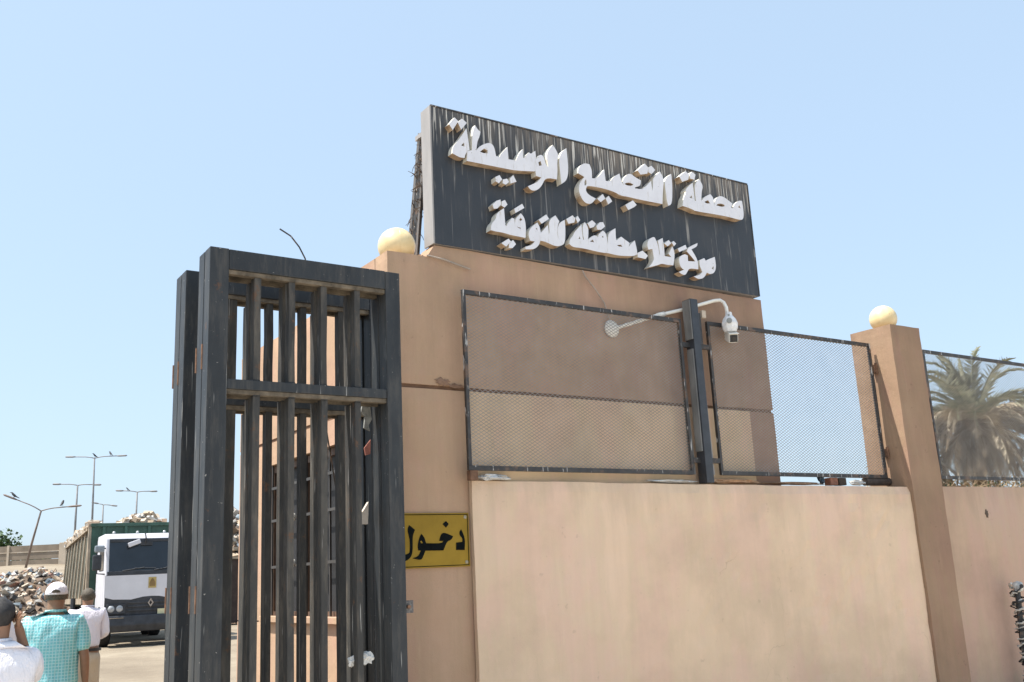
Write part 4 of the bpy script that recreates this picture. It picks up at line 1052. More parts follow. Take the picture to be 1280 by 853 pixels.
    for v in bm.verts:
        c = v.co.copy()
        low = (-0.80 + 0.22 * abs(c.x)) if c.y < -0.15 else (-0.58 + 1.0 * (c.y + 0.15) / 1.15)
        if -0.15 <= c.y < 0.35 and abs(c.x) > .75: low = -0.15
        if cap: low = -0.12
        if bald: low = low + 0.0
        if c.z < low: kill.append(v)
        r = 1 + (0.0 if cap else 0.07 * noise.noise(c * 4) + 0.05 * noise.noise(c * 12))
        tp = 1 - .22 * max(0, -c.z)
        v.co = Vector((c.x * .087 * r * tp, -.001 + .014 + c.y * .106 * r * tp, 1.630 + c.z * (.094 if not cap else .100) * r))
    bmesh.ops.delete(bm, geom=kill, context='VERTS')
    me = bpy.data.meshes.new('hair'); bm.to_mesh(me); bm.free()
    for p in me.polygons: p.use_smooth = True
    o = mesh_obj('cap' if cap else 'hair', me, M_CAPW if cap else hair, t)
    o.modifiers.new('thickness', 'SOLIDIFY').thickness = 0.006
    if cap:
        f = MB(); n = 12
        ring = [(.082 * math.sin(R(-62 + 124 * i / n)), .016 + .100 * math.cos(R(-62 + 124 * i / n)), 1.638) for i in range(n + 1)]
        ring2 = [(.070 * math.sin(R(-55 + 110 * i / n)) * 1.05, .11 + .105 * math.cos(R(-62 + 124 * i / n)), 1.620) for i in range(n + 1)]
        vs = ring + ring2 + [(x, y, z + .006) for x, y, z in ring] + [(x, y, z + .006) for x, y, z in ring2]
        m_ = n + 1; fs = []
        for i in range(n): fs += [(i, i + 1, m_ + i + 1, m_ + i), (2 * m_ + i, 3 * m_ + i, 3 * m_ + i + 1, 2 * m_ + i + 1), (m_ + i, m_ + i + 1, 3 * m_ + i + 1, 3 * m_ + i)]
        f.add(vs, fs); f.build('cap_brim', M_CAPW, o)
        f = MB(); n = 10
        vs = [(0.0, -.099, 1.642)] + [(.034 * math.cos(math.pi * i / n), -.0985 + .004 * abs(math.cos(math.pi * i / n)), 1.642 + .026 * math.sin(math.pi * i / n)) for i in range(n + 1)]
        f.add([(x, y - .006, z) for x, y, z in vs], [(0, i + 1, i + 2) for i in range(n)]); f.build('cap_opening', M_HAIRG, o)
        f = MB(); f.tube([(.080 * math.sin(a), .014 - .101 * math.cos(a), 1.634) for a in [R(-140 + 20 * i) for i in range(15)]], .008, 6); f.build('cap_band', M_CAPW, o, smooth=True)
        bm = bmesh.new(); bmesh.ops.create_uvsphere(bm, u_segments=24, v_segments=16, radius=1); kl = []
        for v in bm.verts:
            c = v.co.copy()
            if c.z > 0.1 or c.z < -0.6 or c.y > 0.25: kl.append(v)
            v.co = Vector((c.x * .086, .014 + c.y * .100, 1.632 + c.z * .085))
        bmesh.ops.delete(bm, geom=kl, context='VERTS'); me = bpy.data.meshes.new('hair'); bm.to_mesh(me); bm.free()
        mesh_obj('hair', me, hair, t)
    return t

ARM_DL = ((-.175, -.005, 1.415), (-.235, -.03, 1.13), (-.245, .04, .88))
ARM_DR = ((.175, -.005, 1.415), (.235, -.03, 1.13), (.250, .03, .88))
ARM_FWDR = ((.175, -.005, 1.415), (.225, .02, 1.15), (.10, .20, 1.10))
ARM_FWDL = ((-.175, -.005, 1.415), (-.225, .02, 1.15), (-.10, .20, 1.10))
ARM_PHR = ((.165, .0, 1.40), (.185, .22, 1.27), (.120, .055, 1.51))
P1 = person('man with short dark hair in a white shirt holding a phone to his ear', (0.645, 5.70, 0), R(-8), 1.615, ARM_DL, ARM_PHR, M_SHW2, M_DTR, 'short', M_HAIR, step=.05)
f = MB(); f.box(-.006, .006, -.034, .034, -.07, .07, 0, Matrix.Translation((.108, .06, 1.605)) @ Matrix.Rotation(R(18), 4, 'X')); 
ph = f.build('phone', M_LEATHER, None, bevel=.003)
ph.location = P1.location; ph.rotation_euler = P1.rotation_euler; ph.scale = P1.scale
tag(ph, 'dark mobile phone held against the ear of the man in front', 'phone')
person('man in a white cap and turquoise checked short sleeved shirt seen from behind', (1.43, 8.93, 0), R(-12), 1.72, ARM_FWDL, ARM_DR, M_TURQ, M_KHAKI, 'short', M_HAIRG, cap=True, step=.08, stout=1.12)
person('man in a pale long sleeved shirt, black belt and khaki trousers walking to the truck', (2.57, 13.72, 0), R(-14), 1.70, ARM_FWDL, ARM_FWDR, M_SHW, M_KHAKI, 'long', M_HAIRG, belt=True, step=.16)
person('mostly hidden man in a white shirt behind the man on the phone', (1.14, 10.9, 0), R(-10), 1.69, ARM_DL, ARM_DR, M_SHW2, M_DTR, 'short', plain('thin_hair', (0.22, 0.15, 0.11), 0.6, 0.2, 30), step=.1)

# ------------------------------------------------------------------ truck
M_TW = plain('truck_white', (0.64, 0.635, 0.675), 0.35, 0.06, 3)
M_TD = plain('truck_dark_plastic', (0.035, 0.038, 0.045), 0.55, 0.4, 5)
M_GLASS = plain('truck_glass', (0.016, 0.022, 0.030), 0.12, 0.2, 2, bumps=0)
M_GREEN = plain('faded_green_paint', (0.035, 0.085, 0.060), 0.6, 0.35, 2.5)
M_RIB = plain('dusty_rib_paint', (0.36, 0.29, 0.21), 0.8, 0.3, 4)
M_SIDEP = plain('dusty_side_paint', (0.070, 0.072, 0.052), 0.85, 0.35, 3)
M_TYRE = plain('tyre_rubber', (0.022, 0.02, 0.019), 0.9, 0.3, 20)
M_LAMP = plain('headlamp_glass', (0.42, 0.43, 0.44), 0.12, 0.3, 20)
TR = thing('dump_truck', 'white cab dump truck with a green and tan tipper body facing the gate', 'truck', (0, 0, 0))
TR.location = (5.51, 28.07, 0.27); TR.rotation_euler = (0, 0, R(-4.9))
W = 2.60
def tb(name, mat, boxes, bevel=0.01, parent=None, smooth=False):
    m = MB()
    for q in boxes: m.box(*q)
    return m.build(name, mat, parent or TR, bevel=bevel)
# cab shell (profile in y,z extruded across)
def prof(name, mat, pts, u0, u1, parent=None, bevel=0.03):
    m = MB(); n = len(pts)
    m.add([(u0, y, z) for y, z in pts] + [(u1, y, z) for y, z in pts], [tuple(range(n)), tuple(range(2 * n - 1, n - 1, -1))] + [(i, i + n, (i + 1) % n + n, (i + 1) % n) for i in range(n)])
    return m.build(name, mat, parent or TR, bevel=bevel)
cab = prof('cab_body', M_TW, [(0.0, 1.25), (-0.02, 1.86), (0.115, 2.80), (0.22, 2.91), (0.6, 2.95), (2.0, 2.95), (2.1, 2.85), (2.1, 1.0), (0.02, 1.0)], 0.14, W - 0.14)
ws = prof('windscreen', M_GLASS, [(-0.035, 1.93), (0.096, 2.79), (0.13, 2.79), (0.0, 1.93)], 0.22, W - 0.22, cab, 0.012)
prof('windscreen_base', M_TD, [(-0.055, 1.84), (-0.045, 1.94), (0.0, 1.94), (-0.01, 1.84)], 0.18, W - 0.18, cab, 0.01)
for i, x in enumerate((0.55, 1.35)):
    m = MB(); m.tube([(x, -0.075, 1.95), (x + 0.55, -0.062, 2.02)], 0.014, 5); m.tube([(x + 0.30, -0.07, 2.01), (x + 0.85, -0.06, 2.00)], 0.010, 5); m.build('wiper', M_TD, ws)
tb('sun_band', M_TD, [(0.24, W - 0.24, 0.066, 0.098, 2.70, 2.76)], 0.004, ws)
for x_ in (0.62, 1.78):
    m = MB(); m.box(x_, x_ + .34, .30, .42, 1.95, 2.35); m.box(x_ + .08, x_ + .26, .32, .40, 2.37, 2.55); m.build('seat', plain('seat_grey_%d' % int(x_ * 10), (0.12, 0.12, 0.13), .9), cab, bevel=.03)
tb('panel_gap', M_TD, [(0.15, W - 0.15, -0.058, -0.04, 1.832, 1.842)], 0, cab)
# lower white panel edge dips towards the middle
m = MB()
prs = [(0.13, 1.28), (0.35, 1.22), (0.8, 1.20), (1.1, 1.26), (1.3, 1.27), (1.5, 1.26), (1.8, 1.20), (2.25, 1.22), (W - .13, 1.28)]
n = len(prs)
vs = [(x, -0.045, z) for x, z in prs] + [(x, -0.055, 1.84) for x, z in prs] + [(x, 0.02, z) for x, z in prs] + [(x, 0.02, 1.84) for x, z in prs]
fs = []
for i in range(n - 1): fs += [(i, i + 1, n + i + 1, n + i), (n + i, n + i + 1, 3 * n + i + 1, 3 * n + i), (i, 2 * n + i, 2 * n + i + 1, i + 1)]
m.add(vs, fs); m.build('front_panel', M_TW, cab)
prof('grille', M_TD, [(-0.03, 0.80), (-0.042, 1.27), (0.05, 1.27), (0.05, 0.80)], 0.15, W - 0.15, cab, 0.01)
for z in (0.92, 1.02, 1.12): tb('grille_bar', M_TD, [(0.72, W - 0.72, -0.065, -0.035, z - 0.022, z + 0.022)], 0.006, cab)
prof('bumper', M_TD, [(-0.12, 0.38), (-0.20, 0.55), (-0.16, 0.80), (0.35, 0.80), (0.35, 0.38)], 0.10, W - 0.10, TR, 0.03)
tb('bumper_strip', M_RIB, [(0.06, 0.62, -0.185, -0.15, 0.735, 0.75)], 0.004)
for s in (0, 1):
    x0 = 0.19 if s == 0 else W - 0.67
    h = tb('headlight', M_TD, [(x0, x0 + 0.48, -0.075, -0.02, 0.84, 1.10)], 0.02)
    for q in (0.12, 0.33):
        m = MB(); T = Matrix.Translation((x0 + q, -0.077, 0.98)) @ Matrix.Rotation(R(90), 4, 'X')
        m.lathe([(.001, .03), (.05, .025), (.085, .0), (.09, -.01)], (0, 0, 0), 16, M=T); m.build('lamp', M_LAMP, h, smooth=True)
    # step and wheel arch
    xs = 0.132 if s == 0 else W - 0.182
    tb('door_lower', M_TW, [(xs, xs + 0.05, 0.3, 1.55, 1.0, 1.95)], 0.01)
    g = tb('side_window', M_GLASS, [(xs - 0.004, xs + 0.054, 0.42, 1.35, 1.98, 2.62)], 0.01)
    tb('step', M_TD, [(xs, xs + 0.05, 0.35, 1.2, 0.45, 0.98)], 0.01)
    # mirrors
    sg = -1 if s == 0 else 1; xm = 0.14 if s == 0 else W - 0.14
    mr = MB(); mr.tube([(xm, 0.15, 2.55), (xm + sg * 0.22, -0.05, 2.58), (xm + sg * 0.24, -0.05, 2.35), (xm + sg * 0.22, -0.05, 1.90), (xm, 0.15, 1.88)], 0.02, 6)
    arm_o = mr.build('mirror_arm', M_TD, TR)
    tb('mirror', M_TD, [(xm + sg * 0.22 - 0.12, xm + sg * 0.22 + 0.10, -0.14, -0.03, 1.98, 2.38)], 0.04, arm_o)
    tb('mirror', plain('mirror_grey_%d' % s, (0.22, 0.25, 0.28), 0.4), [(xm + sg * 0.18 - 0.12, xm + sg * 0.18 + 0.12, -0.16, -0.03, 2.44, 2.62)], 0.04, arm_o)
m = MB(); m.box(1.00, 1.30, 0.02, 0.10, 2.60, 2.70, 0, Matrix.Identity(4)); m.tube([(1.12, 0.02, 2.65), (1.12, -0.05, 2.78), (1.12, 0.1, 2.92)], 0.02, 6)
m.build('kerb_mirror', M_TD, TR)
m = MB(); m.box(-.16, .16, -0.05, 0.02, -.06, .06, 0, Matrix.Translation((0.82, -0.09, 2.66)) @ Matrix.Rotation(R(-20), 4, 'Y')); m.build('mirror', M_TW, TR, bevel=.02)
for x in (0.35, 0.95, 1.65, 2.25):
    m = MB(); m.lathe([(.001, .06), (.03, .05), (.04, 0)], (x, 0.35, 2.95), 10); m.build('roof_light', M_LAMP, TR, smooth=True)
tb('badge', plain('badge_ochre', (0.46, 0.34, 0.12), 0.5, 0.2, 30), [(1.22, 1.42, -0.066, -0.057, 1.48, 1.76)], 0.003)
m = MB(); m.add([(1.25, -0.068, 1.52), (1.39, -0.068, 1.52), (1.40, -0.068, 1.60), (1.36, -0.068, 1.70), (1.32, -0.068, 1.735), (1.28, -0.068, 1.70), (1.24, -0.068, 1.60),
                   (1.25, -0.0665, 1.52), (1.39, -0.0665, 1.52), (1.40, -0.0665, 1.60), (1.36, -0.0665, 1.70), (1.32, -0.0665, 1.735), (1.28, -0.0665, 1.70), (1.24, -0.0665, 1.60)],
                  [(0, 1, 2, 3, 4, 5, 6)] + [(i, i + 7, (i + 1) % 7 + 7, (i + 1) % 7) for i in range(7)]); m.build('badge_emblem', plain('badge_dark', (0.24, 0.15, 0.05), 0.5), TR)
# diamond shaped chrome emblem on the grille
def dia(cx, cz, a, b_, y): return [(cx - a, y, cz), (cx, y, cz - b_), (cx + a, y, cz), (cx, y, cz + b_)]
m = MB()
o1, i1 = dia(1.29, 1.10, .075, .115, -0.085), dia(1.29, 1.10, .035, .060, -0.085)
o2, i2 = dia(1.29, 1.10, .075, .115, -0.055), dia(1.29, 1.10, .035, .060, -0.055)
vs = o1 + i1 + o2 + i2; fs = []
for i in range(4):
    j = (i + 1) % 4
    fs += [(i, j, 4 + j, 4 + i), (8 + i, 8 + j, j, i), (4 + i, 4 + j, 12 + j, 12 + i)]
m.add(vs, fs); m.build('front_emblem', plain('chrome', (0.55, 0.55, 0.55), 0.2, 0.05, metal=0.9), TR)
tb('number_plate', plain('plate_cream', (0.62, 0.58, 0.36), 0.5, 0.1, 20), [(1.47, 1.79, -0.085, -0.066, 0.78, 0.93)], 0.003)
def wheel(x0, x1, y, r=0.52):
    m = MB(); T = Matrix.Translation((x0, y, r)) @ Matrix.Rotation(R(90), 4, 'Y'); w_ = x1 - x0
    m.lathe([(r * .62, 0), (r * .9, 0.01), (r, 0.05), (r, w_ - .05), (r * .9, w_ - .01), (r * .62, w_)], (0, 0, 0), 28, M=T)
    o = m.build('wheel', M_TYRE, TR, smooth=False)
    m = MB(); m.lathe([(0.001, .05), (r * .25, .04), (r * .3, .1), (r * .62, .06)], (0, 0, 0), 20, M=T); m.lathe([(0.001, w_ - .05), (r * .25, w_ - .04), (r * .3, w_ - .1), (r * .62, w_ - .06)], (0, 0, 0), 20, M=T)
    m.build('rim', M_RIB, o, smooth=True)
for y in (0.85, 2.75, 6.2, 7.55):
    wheel(0.06, 0.40, y); wheel(W - 0.40, W - 0.06, y)
tb('chassis_rail', M_TD, [(0.75, 0.9, 0.4, 10.0, 0.75, 1.02)]); tb('chassis_rail', M_TD, [(W - 0.9, W - 0.75, 0.4, 10.0, 0.75, 1.02)])
for y in (0.85, 2.75, 6.2, 7.55): tb('axle', M_TD, [(0.3, W - 0.3, y - .06, y + .06, 0.46, 0.58)])
# tipper body
BY0, BY1 = 2.72, 10.4
BZ = 1.12
H0, H1 = 3.36, 3.14
def sideboard(name, x, mat, th, out):
    m = MB()
    vs = [(x + out, BY0, BZ), (x + out, BY1, BZ), (x, BY1, H1), (x, BY0, H0)]
    vs += [(a + th, c, d) for a, c, d in vs]
    m.add(vs, [(0, 1, 2, 3), (7, 6, 5, 4), (0, 4, 5, 1), (1, 5, 6, 2), (2, 6, 7, 3), (3, 7, 4, 0)]); return m.build(name, mat, TR)
sideboard('side_board', 0.03, M_SIDEP, 0.04, -0.10); sideboard('side_board', W - 0.07, M_SIDEP, 0.04, 0.10)
tb('floor_board', M_GREEN, [(0.0, W, BY0 + 0.05, BY1, BZ - 0.06, BZ)])
m = MB()
m.add([(-0.06, BY0 - .02, BZ), (W + 0.06, BY0 - .02, BZ), (W - 0.03, BY0 - .02, H0), (0.03, BY0 - .02, H0), (-0.06, BY0 + .03, BZ), (W + 0.06, BY0 + .03, BZ), (W - 0.03, BY0 + .03, H0), (0.03, BY0 + .03, H0)],
      [(0, 1, 2, 3), (7, 6, 5, 4), (0, 4, 5, 1), (1, 5, 6, 2), (2, 6, 7, 3), (3, 7, 4, 0)])
m.build('head_board', M_GREEN, TR)
for x in (0.35, 0.95, 1.60, 2.22): tb('rib', M_GREEN, [(x - .04, x + .04, BY0 - .10, BY0 - .022, BZ, H0 - .08)], .008)
tb('top_edge', M_GREEN, [(0.0, W, BY0 - .10, BY0 + .06, H0 - .075, H0 + .02)], .01)
tb('head_post', M_RIB, [(-0.06, 0.02, BY0 - .04, BY0 + .10, BZ, H0 + .01)], .01)
tb('tail_board', M_SIDEP, [(0.05, W - .05, BY1, BY1 + .05, BZ, H1)])
for sd in (0, 1):
    for i in range(8):
        y = BY0 + 0.35 + i * (BY1 - BY0 - 0.6) / 7
        top = H0 + (H1 - H0) * (y - BY0) / (BY1 - BY0) - 0.12
        m = MB(); xo = -0.10 if sd == 0 else 0.10; xx = 0.03 if sd == 0 else W - 0.03; d_ = -0.045 if sd == 0 else 0.045
        a = [(xx + xo, y - .06, BZ), (xx + xo, y + .06, BZ), (xx, y + .06, top), (xx, y - .06, top)]
        c = [(q[0] + d_, q[1], q[2]) for q in a]
        m.add(a + c, [(0, 1, 2, 3), (7, 6, 5, 4), (0, 4, 5, 1), (1, 5, 6, 2), (2, 6, 7, 3), (3, 7, 4, 0)]); m.build('rib', M_RIB, TR)
    x = -0.06 if sd == 0 else W - .02
    m = MB()
    for z0a, z1a, za, zb, o_ in ((-.14, 0, H0, H1, 0.0), (0.0, .16, BZ, BZ, -.10 if sd == 0 else .10)):
        vs = [(x + o_, BY0, za + z0a), (x + o_, BY1, zb + z0a), (x + o_, BY1, zb + z1a), (x + o_, BY0, za + z1a)]; vs += [(q[0] + .09, q[1], q[2]) for q in vs]
        m.add(vs, [(0, 1, 2, 3), (7, 6, 5, 4), (0, 4, 5, 1), (1, 5, 6, 2), (2, 6, 7, 3), (3, 7, 4, 0)])
    m.build('side_rail', M_RIB, TR)
# dark exhaust stack and hose beside the body
m = MB(); m.tube([(-0.22, 4.4, 0.3), (-0.22, 4.4, 1.3)], .07, 8); m.build('support_leg', M_TD, TR)

# ------------------------------------------------------------------ rubbish
RUB = [plain('rub_white', (0.62, 0.60, 0.56), .8, .2), plain('rub_grey', (0.36, 0.34, 0.31), .9, .3), plain('rub_tan', (0.40, 0.31, 0.22), .9, .3), plain('rub_brown', (0.17, 0.12, 0.085), .9, .4),
       plain('rub_dark', (0.05, 0.045, 0.042), .9, .4), plain('rub_red', (0.27, 0.14, 0.10), .8, .3), plain('rub_blue', (0.16, 0.20, 0.23), .7, .3), plain('rub_sand', (0.50, 0.42, 0.33), .95, .2)]
WTS = [0, 0, 1, 2, 1, 1, 1, 2, 2, 2, 3, 3, 3, 4, 4, 5, 6, 7, 7, 7]
def rubbish(name, label, hfun, xr, yr, n, smin, smax, seed, cat='rubbish heap', grid=None):
    rnd = random.Random(seed); m = MB()
    if grid:
        nx_, ny_ = grid
        vs = []
        for j in range(ny_ + 1):
            for i in range(nx_ + 1):
                x = xr[0] + (xr[1] - xr[0]) * i / nx_; y = yr[0] + (yr[1] - yr[0]) * j / ny_
                vs.append((x, y, hfun(x, y)))
        m.add(vs, [(j * (nx_ + 1) + i, j * (nx_ + 1) + i + 1, (j + 1) * (nx_ + 1) + i + 1, (j + 1) * (nx_ + 1) + i) for j in range(ny_) for i in range(nx_)], 3)
    for _ in range(n):
        x = rnd.uniform(*xr); y = rnd.uniform(*yr); z = hfun(x, y)
        if z < gz(x, y) - .08: continue
        s = rnd.uniform(smin, smax) * (1.3 if rnd.random() < .05 else 1)
        a, c, d = s * rnd.uniform(.4, 1.2), s * rnd.uniform(.3, 1.0), s * rnd.uniform(.08, .6)
        if rnd.random() < .10: a, c, d = a * 2.1, c * 1.6, d * .35
        T = Matrix.Translation((x, y, z + rnd.uniform(0, d))) @ Matrix.Rotation(rnd.uniform(0, 6.28), 4, 'Z') @ Matrix.Rotation(rnd.uniform(-.9, .9), 4, 'X') @ Matrix.Rotation(rnd.uniform(-.9, .9), 4, 'Y')
        vs = [(q[0] * a * rnd.uniform(.5, 1), q[1] * c * rnd.uniform(.5, 1), q[2] * d * rnd.uniform(.4, 1)) for q in ((-1, -1, -1), (1, -1, -1), (1, 1, -1), (-1, 1, -1), (-1, -1, 1), (1, -1, 1), (1, 1, 1), (-1, 1, 1))]
        m.add(vs, [(0, 3, 2, 1), (4, 5, 6, 7), (0, 1, 5, 4), (1, 2, 6, 5), (2, 3, 7, 6), (3, 0, 4, 7)], rnd.choice(WTS), T)
    return tag(m.build(name, RUB), label, cat, kind='stuff')
def mound(x, y):
    r = sstep(27, 40, y) * (1 - sstep(46, 56, y) * 0.8)
    e = sstep(10.5, 7.2, x) if x > 7.2 else 1.0
    e = min(e, 1 - sstep(4.0, 5.2, x) * (1 - sstep(40.5, 46, y)))
    if e <= 0.01: return gz(x, y) - 0.12
    return gz(x, y) + 1.75 * r * e + 0.35 * noise.noise(Vector((x * .5, y * .5, 0))) * r - 0.05
rubbish('rubbish_heap', 'long heap of mixed pale rubbish behind and left of the truck', mound, (-9, 12), (28, 55), 19000, .05, .22, 4, grid=(70, 90))
def mound2(x, y):
    d = math.hypot((x - 14.6) / 3.6, (y - 46) / 5)
    return gz(x, y) + 4.4 * max(0, 1 - d * d) ** 0.8 * (1 + .2 * noise.noise(Vector((x * .6, y * .6, 4)))) - .1 if d < 1 else gz(x, y) - .2
rubbish('rubbish_heap', 'tall rubbish mound seen through the gate bars', mound2, (11, 18.2), (41, 51), 2500, .08, .3, 5, grid=(30, 30))
random.seed(9)
def rload(u, v):
    return 0.27 + 3.02 + 0.62 * max(0.0, 1 - ((u - 1.55) / .95) ** 2) * sstep(2.8, 3.4, v) + 0.34 * max(0, 1 - (u / .6) ** 2) + 0.15 * noise.noise(Vector((u * 2, v * 2, 1)))
m = MB(); rnd = random.Random(14)
for _ in range(1700):
    u = rnd.uniform(0.08, 2.5) if rnd.random() < .6 else rnd.uniform(.05, .3)
    v = rnd.uniform(2.85, 10.3); z = rload(u, v) - 0.22 * (v - 2.8) / 7.6
    s = rnd.uniform(.05, .17)
    x = 5.51 + u * .9963 + v * .0854; y = 28.07 - u * .0854 + v * .9963
    T = Matrix.Translation((x, y, z)) @ Matrix.Rotation(rnd.uniform(0, 6.28), 4, 'Z') @ Matrix.Rotation(rnd.uniform(-1, 1), 4, 'X')
    m.box(-s, s, -s * rnd.uniform(.3, 1), s * .6, -s * .3, s * rnd.uniform(.1, .7), rnd.choice([0, 0, 1, 2, 2, 3, 7, 7, 7, 3]), T)
tag(m.build('truck_load', RUB), 'mixed dry rubbish heaped in the tipper body of the truck', 'rubbish load', kind='stuff')
WC = thing('waste_container', 'dark steel container standing before the mound behind the gate bars', 'container', (12.5, 41, 0.3))
cx, cy = 12.35, 39.6
for (a, c, d, e_) in ((cx - 1.0, cx + 1.0, cy - .9, cy - .85), (cx - 1.0, cx + 1.0, cy + .85, cy + .9), (cx - 1.0, cx - .95, cy - .848, cy + .848), (cx + .95, cx + 1.0, cy - .848, cy + .848)):
    box_obj('side_face', a, c, d, e_, 0.35, 2.75, plain('container_dark', (0.045, 0.03, 0.025), .8, .4) if 'container_dark' not in MATS else MATS['container_dark'], WC, .01)
box_obj('rim', cx - 1.05, cx + 1.05, cy - .95, cy + .95, 2.752, 2.83, M_RIB, WC, .01)

# ------------------------------------------------------------------ far wall on the bank
FW = thing('bank_wall', 'long low brown panel wall with pale posts on top of the far bank', 'wall', (8, 71, 3.5))
M_FP = plain('far_panel', (0.24, 0.195, 0.15), .9, .2, 1.5); M_FPL = plain('far_ledge', (0.50, 0.42, 0.33), .9, .15, 2)
dx_, dy_ = 3.24 / 3.9, -2.13 / 3.9
dl = math.hypot(dx_, dy_); dx_ /= dl; dy_ /= dl
L_, x_e, y_e = 3.3, 11.1, 68.6
ang = math.atan2(dy_, dx_)
for i in range(9):
    ox, oy = x_e - dx_ * L_ * (i + 1), y_e - dy_ * L_ * (i + 1)
    T = Matrix.Translation((ox, oy, 3.5)) @ Matrix.Rotation(ang, 4, 'Z')
    for z0a, z1a in ((0, .52), (.55, .98), (1.04, 1.42)):
        m = MB(); m.box(.07, L_ - .07, -.04, .04, z0a, z1a, 0, T); m.build('panel', M_FP, FW)
    m = MB(); m.box(.07, L_ - .07, -.07, -.042, .985, 1.035, 0, T); m.build('ledge', M_FPL, FW)
    m = MB(); m.box(-.07, .068, -.10, .10, -.3, 1.46, 0, T); m.build('post', M_FPL, FW, bevel=.01)
T = Matrix.Translation((x_e, y_e, 3.5)) @ Matrix.Rotation(ang, 4, 'Z')
m = MB(); m.box(-.07, .35, -.14, .14, -.3, 1.5, 0, T); m.build('post', M_FPL, FW, bevel=.01)

# ------------------------------------------------------------------ street lamps and birds
M_POLE = plain('galvanised_pole', (0.20, 0.20, 0.205), .6, .2, 3)
M_POLER = plain('rusty_pole', (0.17, 0.13, 0.11), .7, .3, 3)
def lamp(label, base, top, a, c, r=0.06, mat=None, rust=False, sag=0.3):
    mat = mat or M_POLE
    t = thing('street_lamp', label, 'street lamp', base, 'double arm street lamps on the far bank')
    base, top, a, c = (Vector(v) for v in (base, top, a, c))
    m = MB(); m.tube([base - Vector((0, 0, .4)), base.lerp(top, .5), top], [r * 1.3, r * 1.1, r * .8], 8); m.build('pole', mat, t, smooth=True)
    for e in (a, c):
        m = MB(); mid = top.lerp(e, .45) + Vector((0, 0, sag * abs((e - top).length) * .12))
        m.tube([top, top.lerp(mid, .5) + Vector((0, 0, .02)), mid, e], r * .55, 6); m.build('arm', mat, t, smooth=True)
        d = (e - mid).normalized(); m = MB()
        m.tube([e - d * .1, e + d * .15, e + d * .65, e + d * .75], [r * .6, r * 1.0, r * .95, r * .4], 8); m.build('lamp_head', mat, t, smooth=True)
    return t
lamp('leaning rusty street lamp at the foot of the bank with a crow on each arm', (8.59, 65.7, 2.9), (9.19, 64.3, 6.65), (7.85, 64.95, 7.40), (10.55, 63.3, 6.82), .06, M_POLER)
lamp('second lamp from the left, thin pole rising behind the leaning one', (18.9, 109.5, 3.6), (18.71, 108.2, 12.66), (17.2, 109.1, 12.86), (20.1, 107.3, 12.66), .10)
lamp('tallest looking street lamp, rising directly behind the front corner of the tipper body', (16.3, 86.7, 3.6), (15.92, 85.3, 12.53), (14.55, 86.2, 12.72), (17.5, 84.2, 12.63), .075)
lamp('smallest farthest street lamp, between the tall one and the right one', (25.4, 129.0, 3.6), (25.27, 128.6, 12.4), (24.7, 128.9, 12.6), (26.1, 128.0, 12.3), .10)
lamp('right hand street lamp above the rubbish heaped on the truck', (25.6, 113.0, 3.6), (25.5, 112.3, 12.4), (24.15, 113.1, 12.62), (26.7, 111.4, 12.42), .10)
M_BIRD = plain('crow_black', (0.018, 0.018, 0.02), .6, .3)
def bird(label, p, s, rot):
    nodes = [(0, 0, .10, .055, .05), (0, .05, .16, .05, .045), (0, .09, .22, .034, .034), (0, .13, .225, .016, .014), (0, .18, .215, .004, .004), (0, -.09, .05, .04, .028), (0, -.22, -.02, .026, .01)]
    o = mesh_obj('crow', skin_mesh('crow', nodes, [(0, 1), (1, 2), (2, 3), (3, 4), (0, 5), (5, 6)], 1), M_BIRD)
    o.location = p; o.scale = (s, s, s); o.rotation_euler = (0, 0, rot)
    m = MB()
    for x in (-.02, .02): m.tube([(x, .0, .06), (x, .01, -.02)], .006, 4)
    m.build('leg', M_BIRD, o)
    return tag(o, label, 'bird', 'crows perched on the street lamps')
bird('black crow on the raised left arm of the leaning lamp', (7.78, 65.0, 7.47), 1.5, R(60))
bird('black crow on the right arm of the leaning lamp', (10.2, 63.5, 6.88), 1.5, R(-30))
bird('crow on the right arm of the tallest looking lamp', (17.0, 84.6, 12.70), 1.5, R(20))
bird('crow on the pole top of the tallest looking lamp', (15.95, 85.3, 12.6), 1.4, R(90))
bird('crow on the left arm of the right hand lamp', (24.6, 112.8, 12.62), 1.5, R(40))

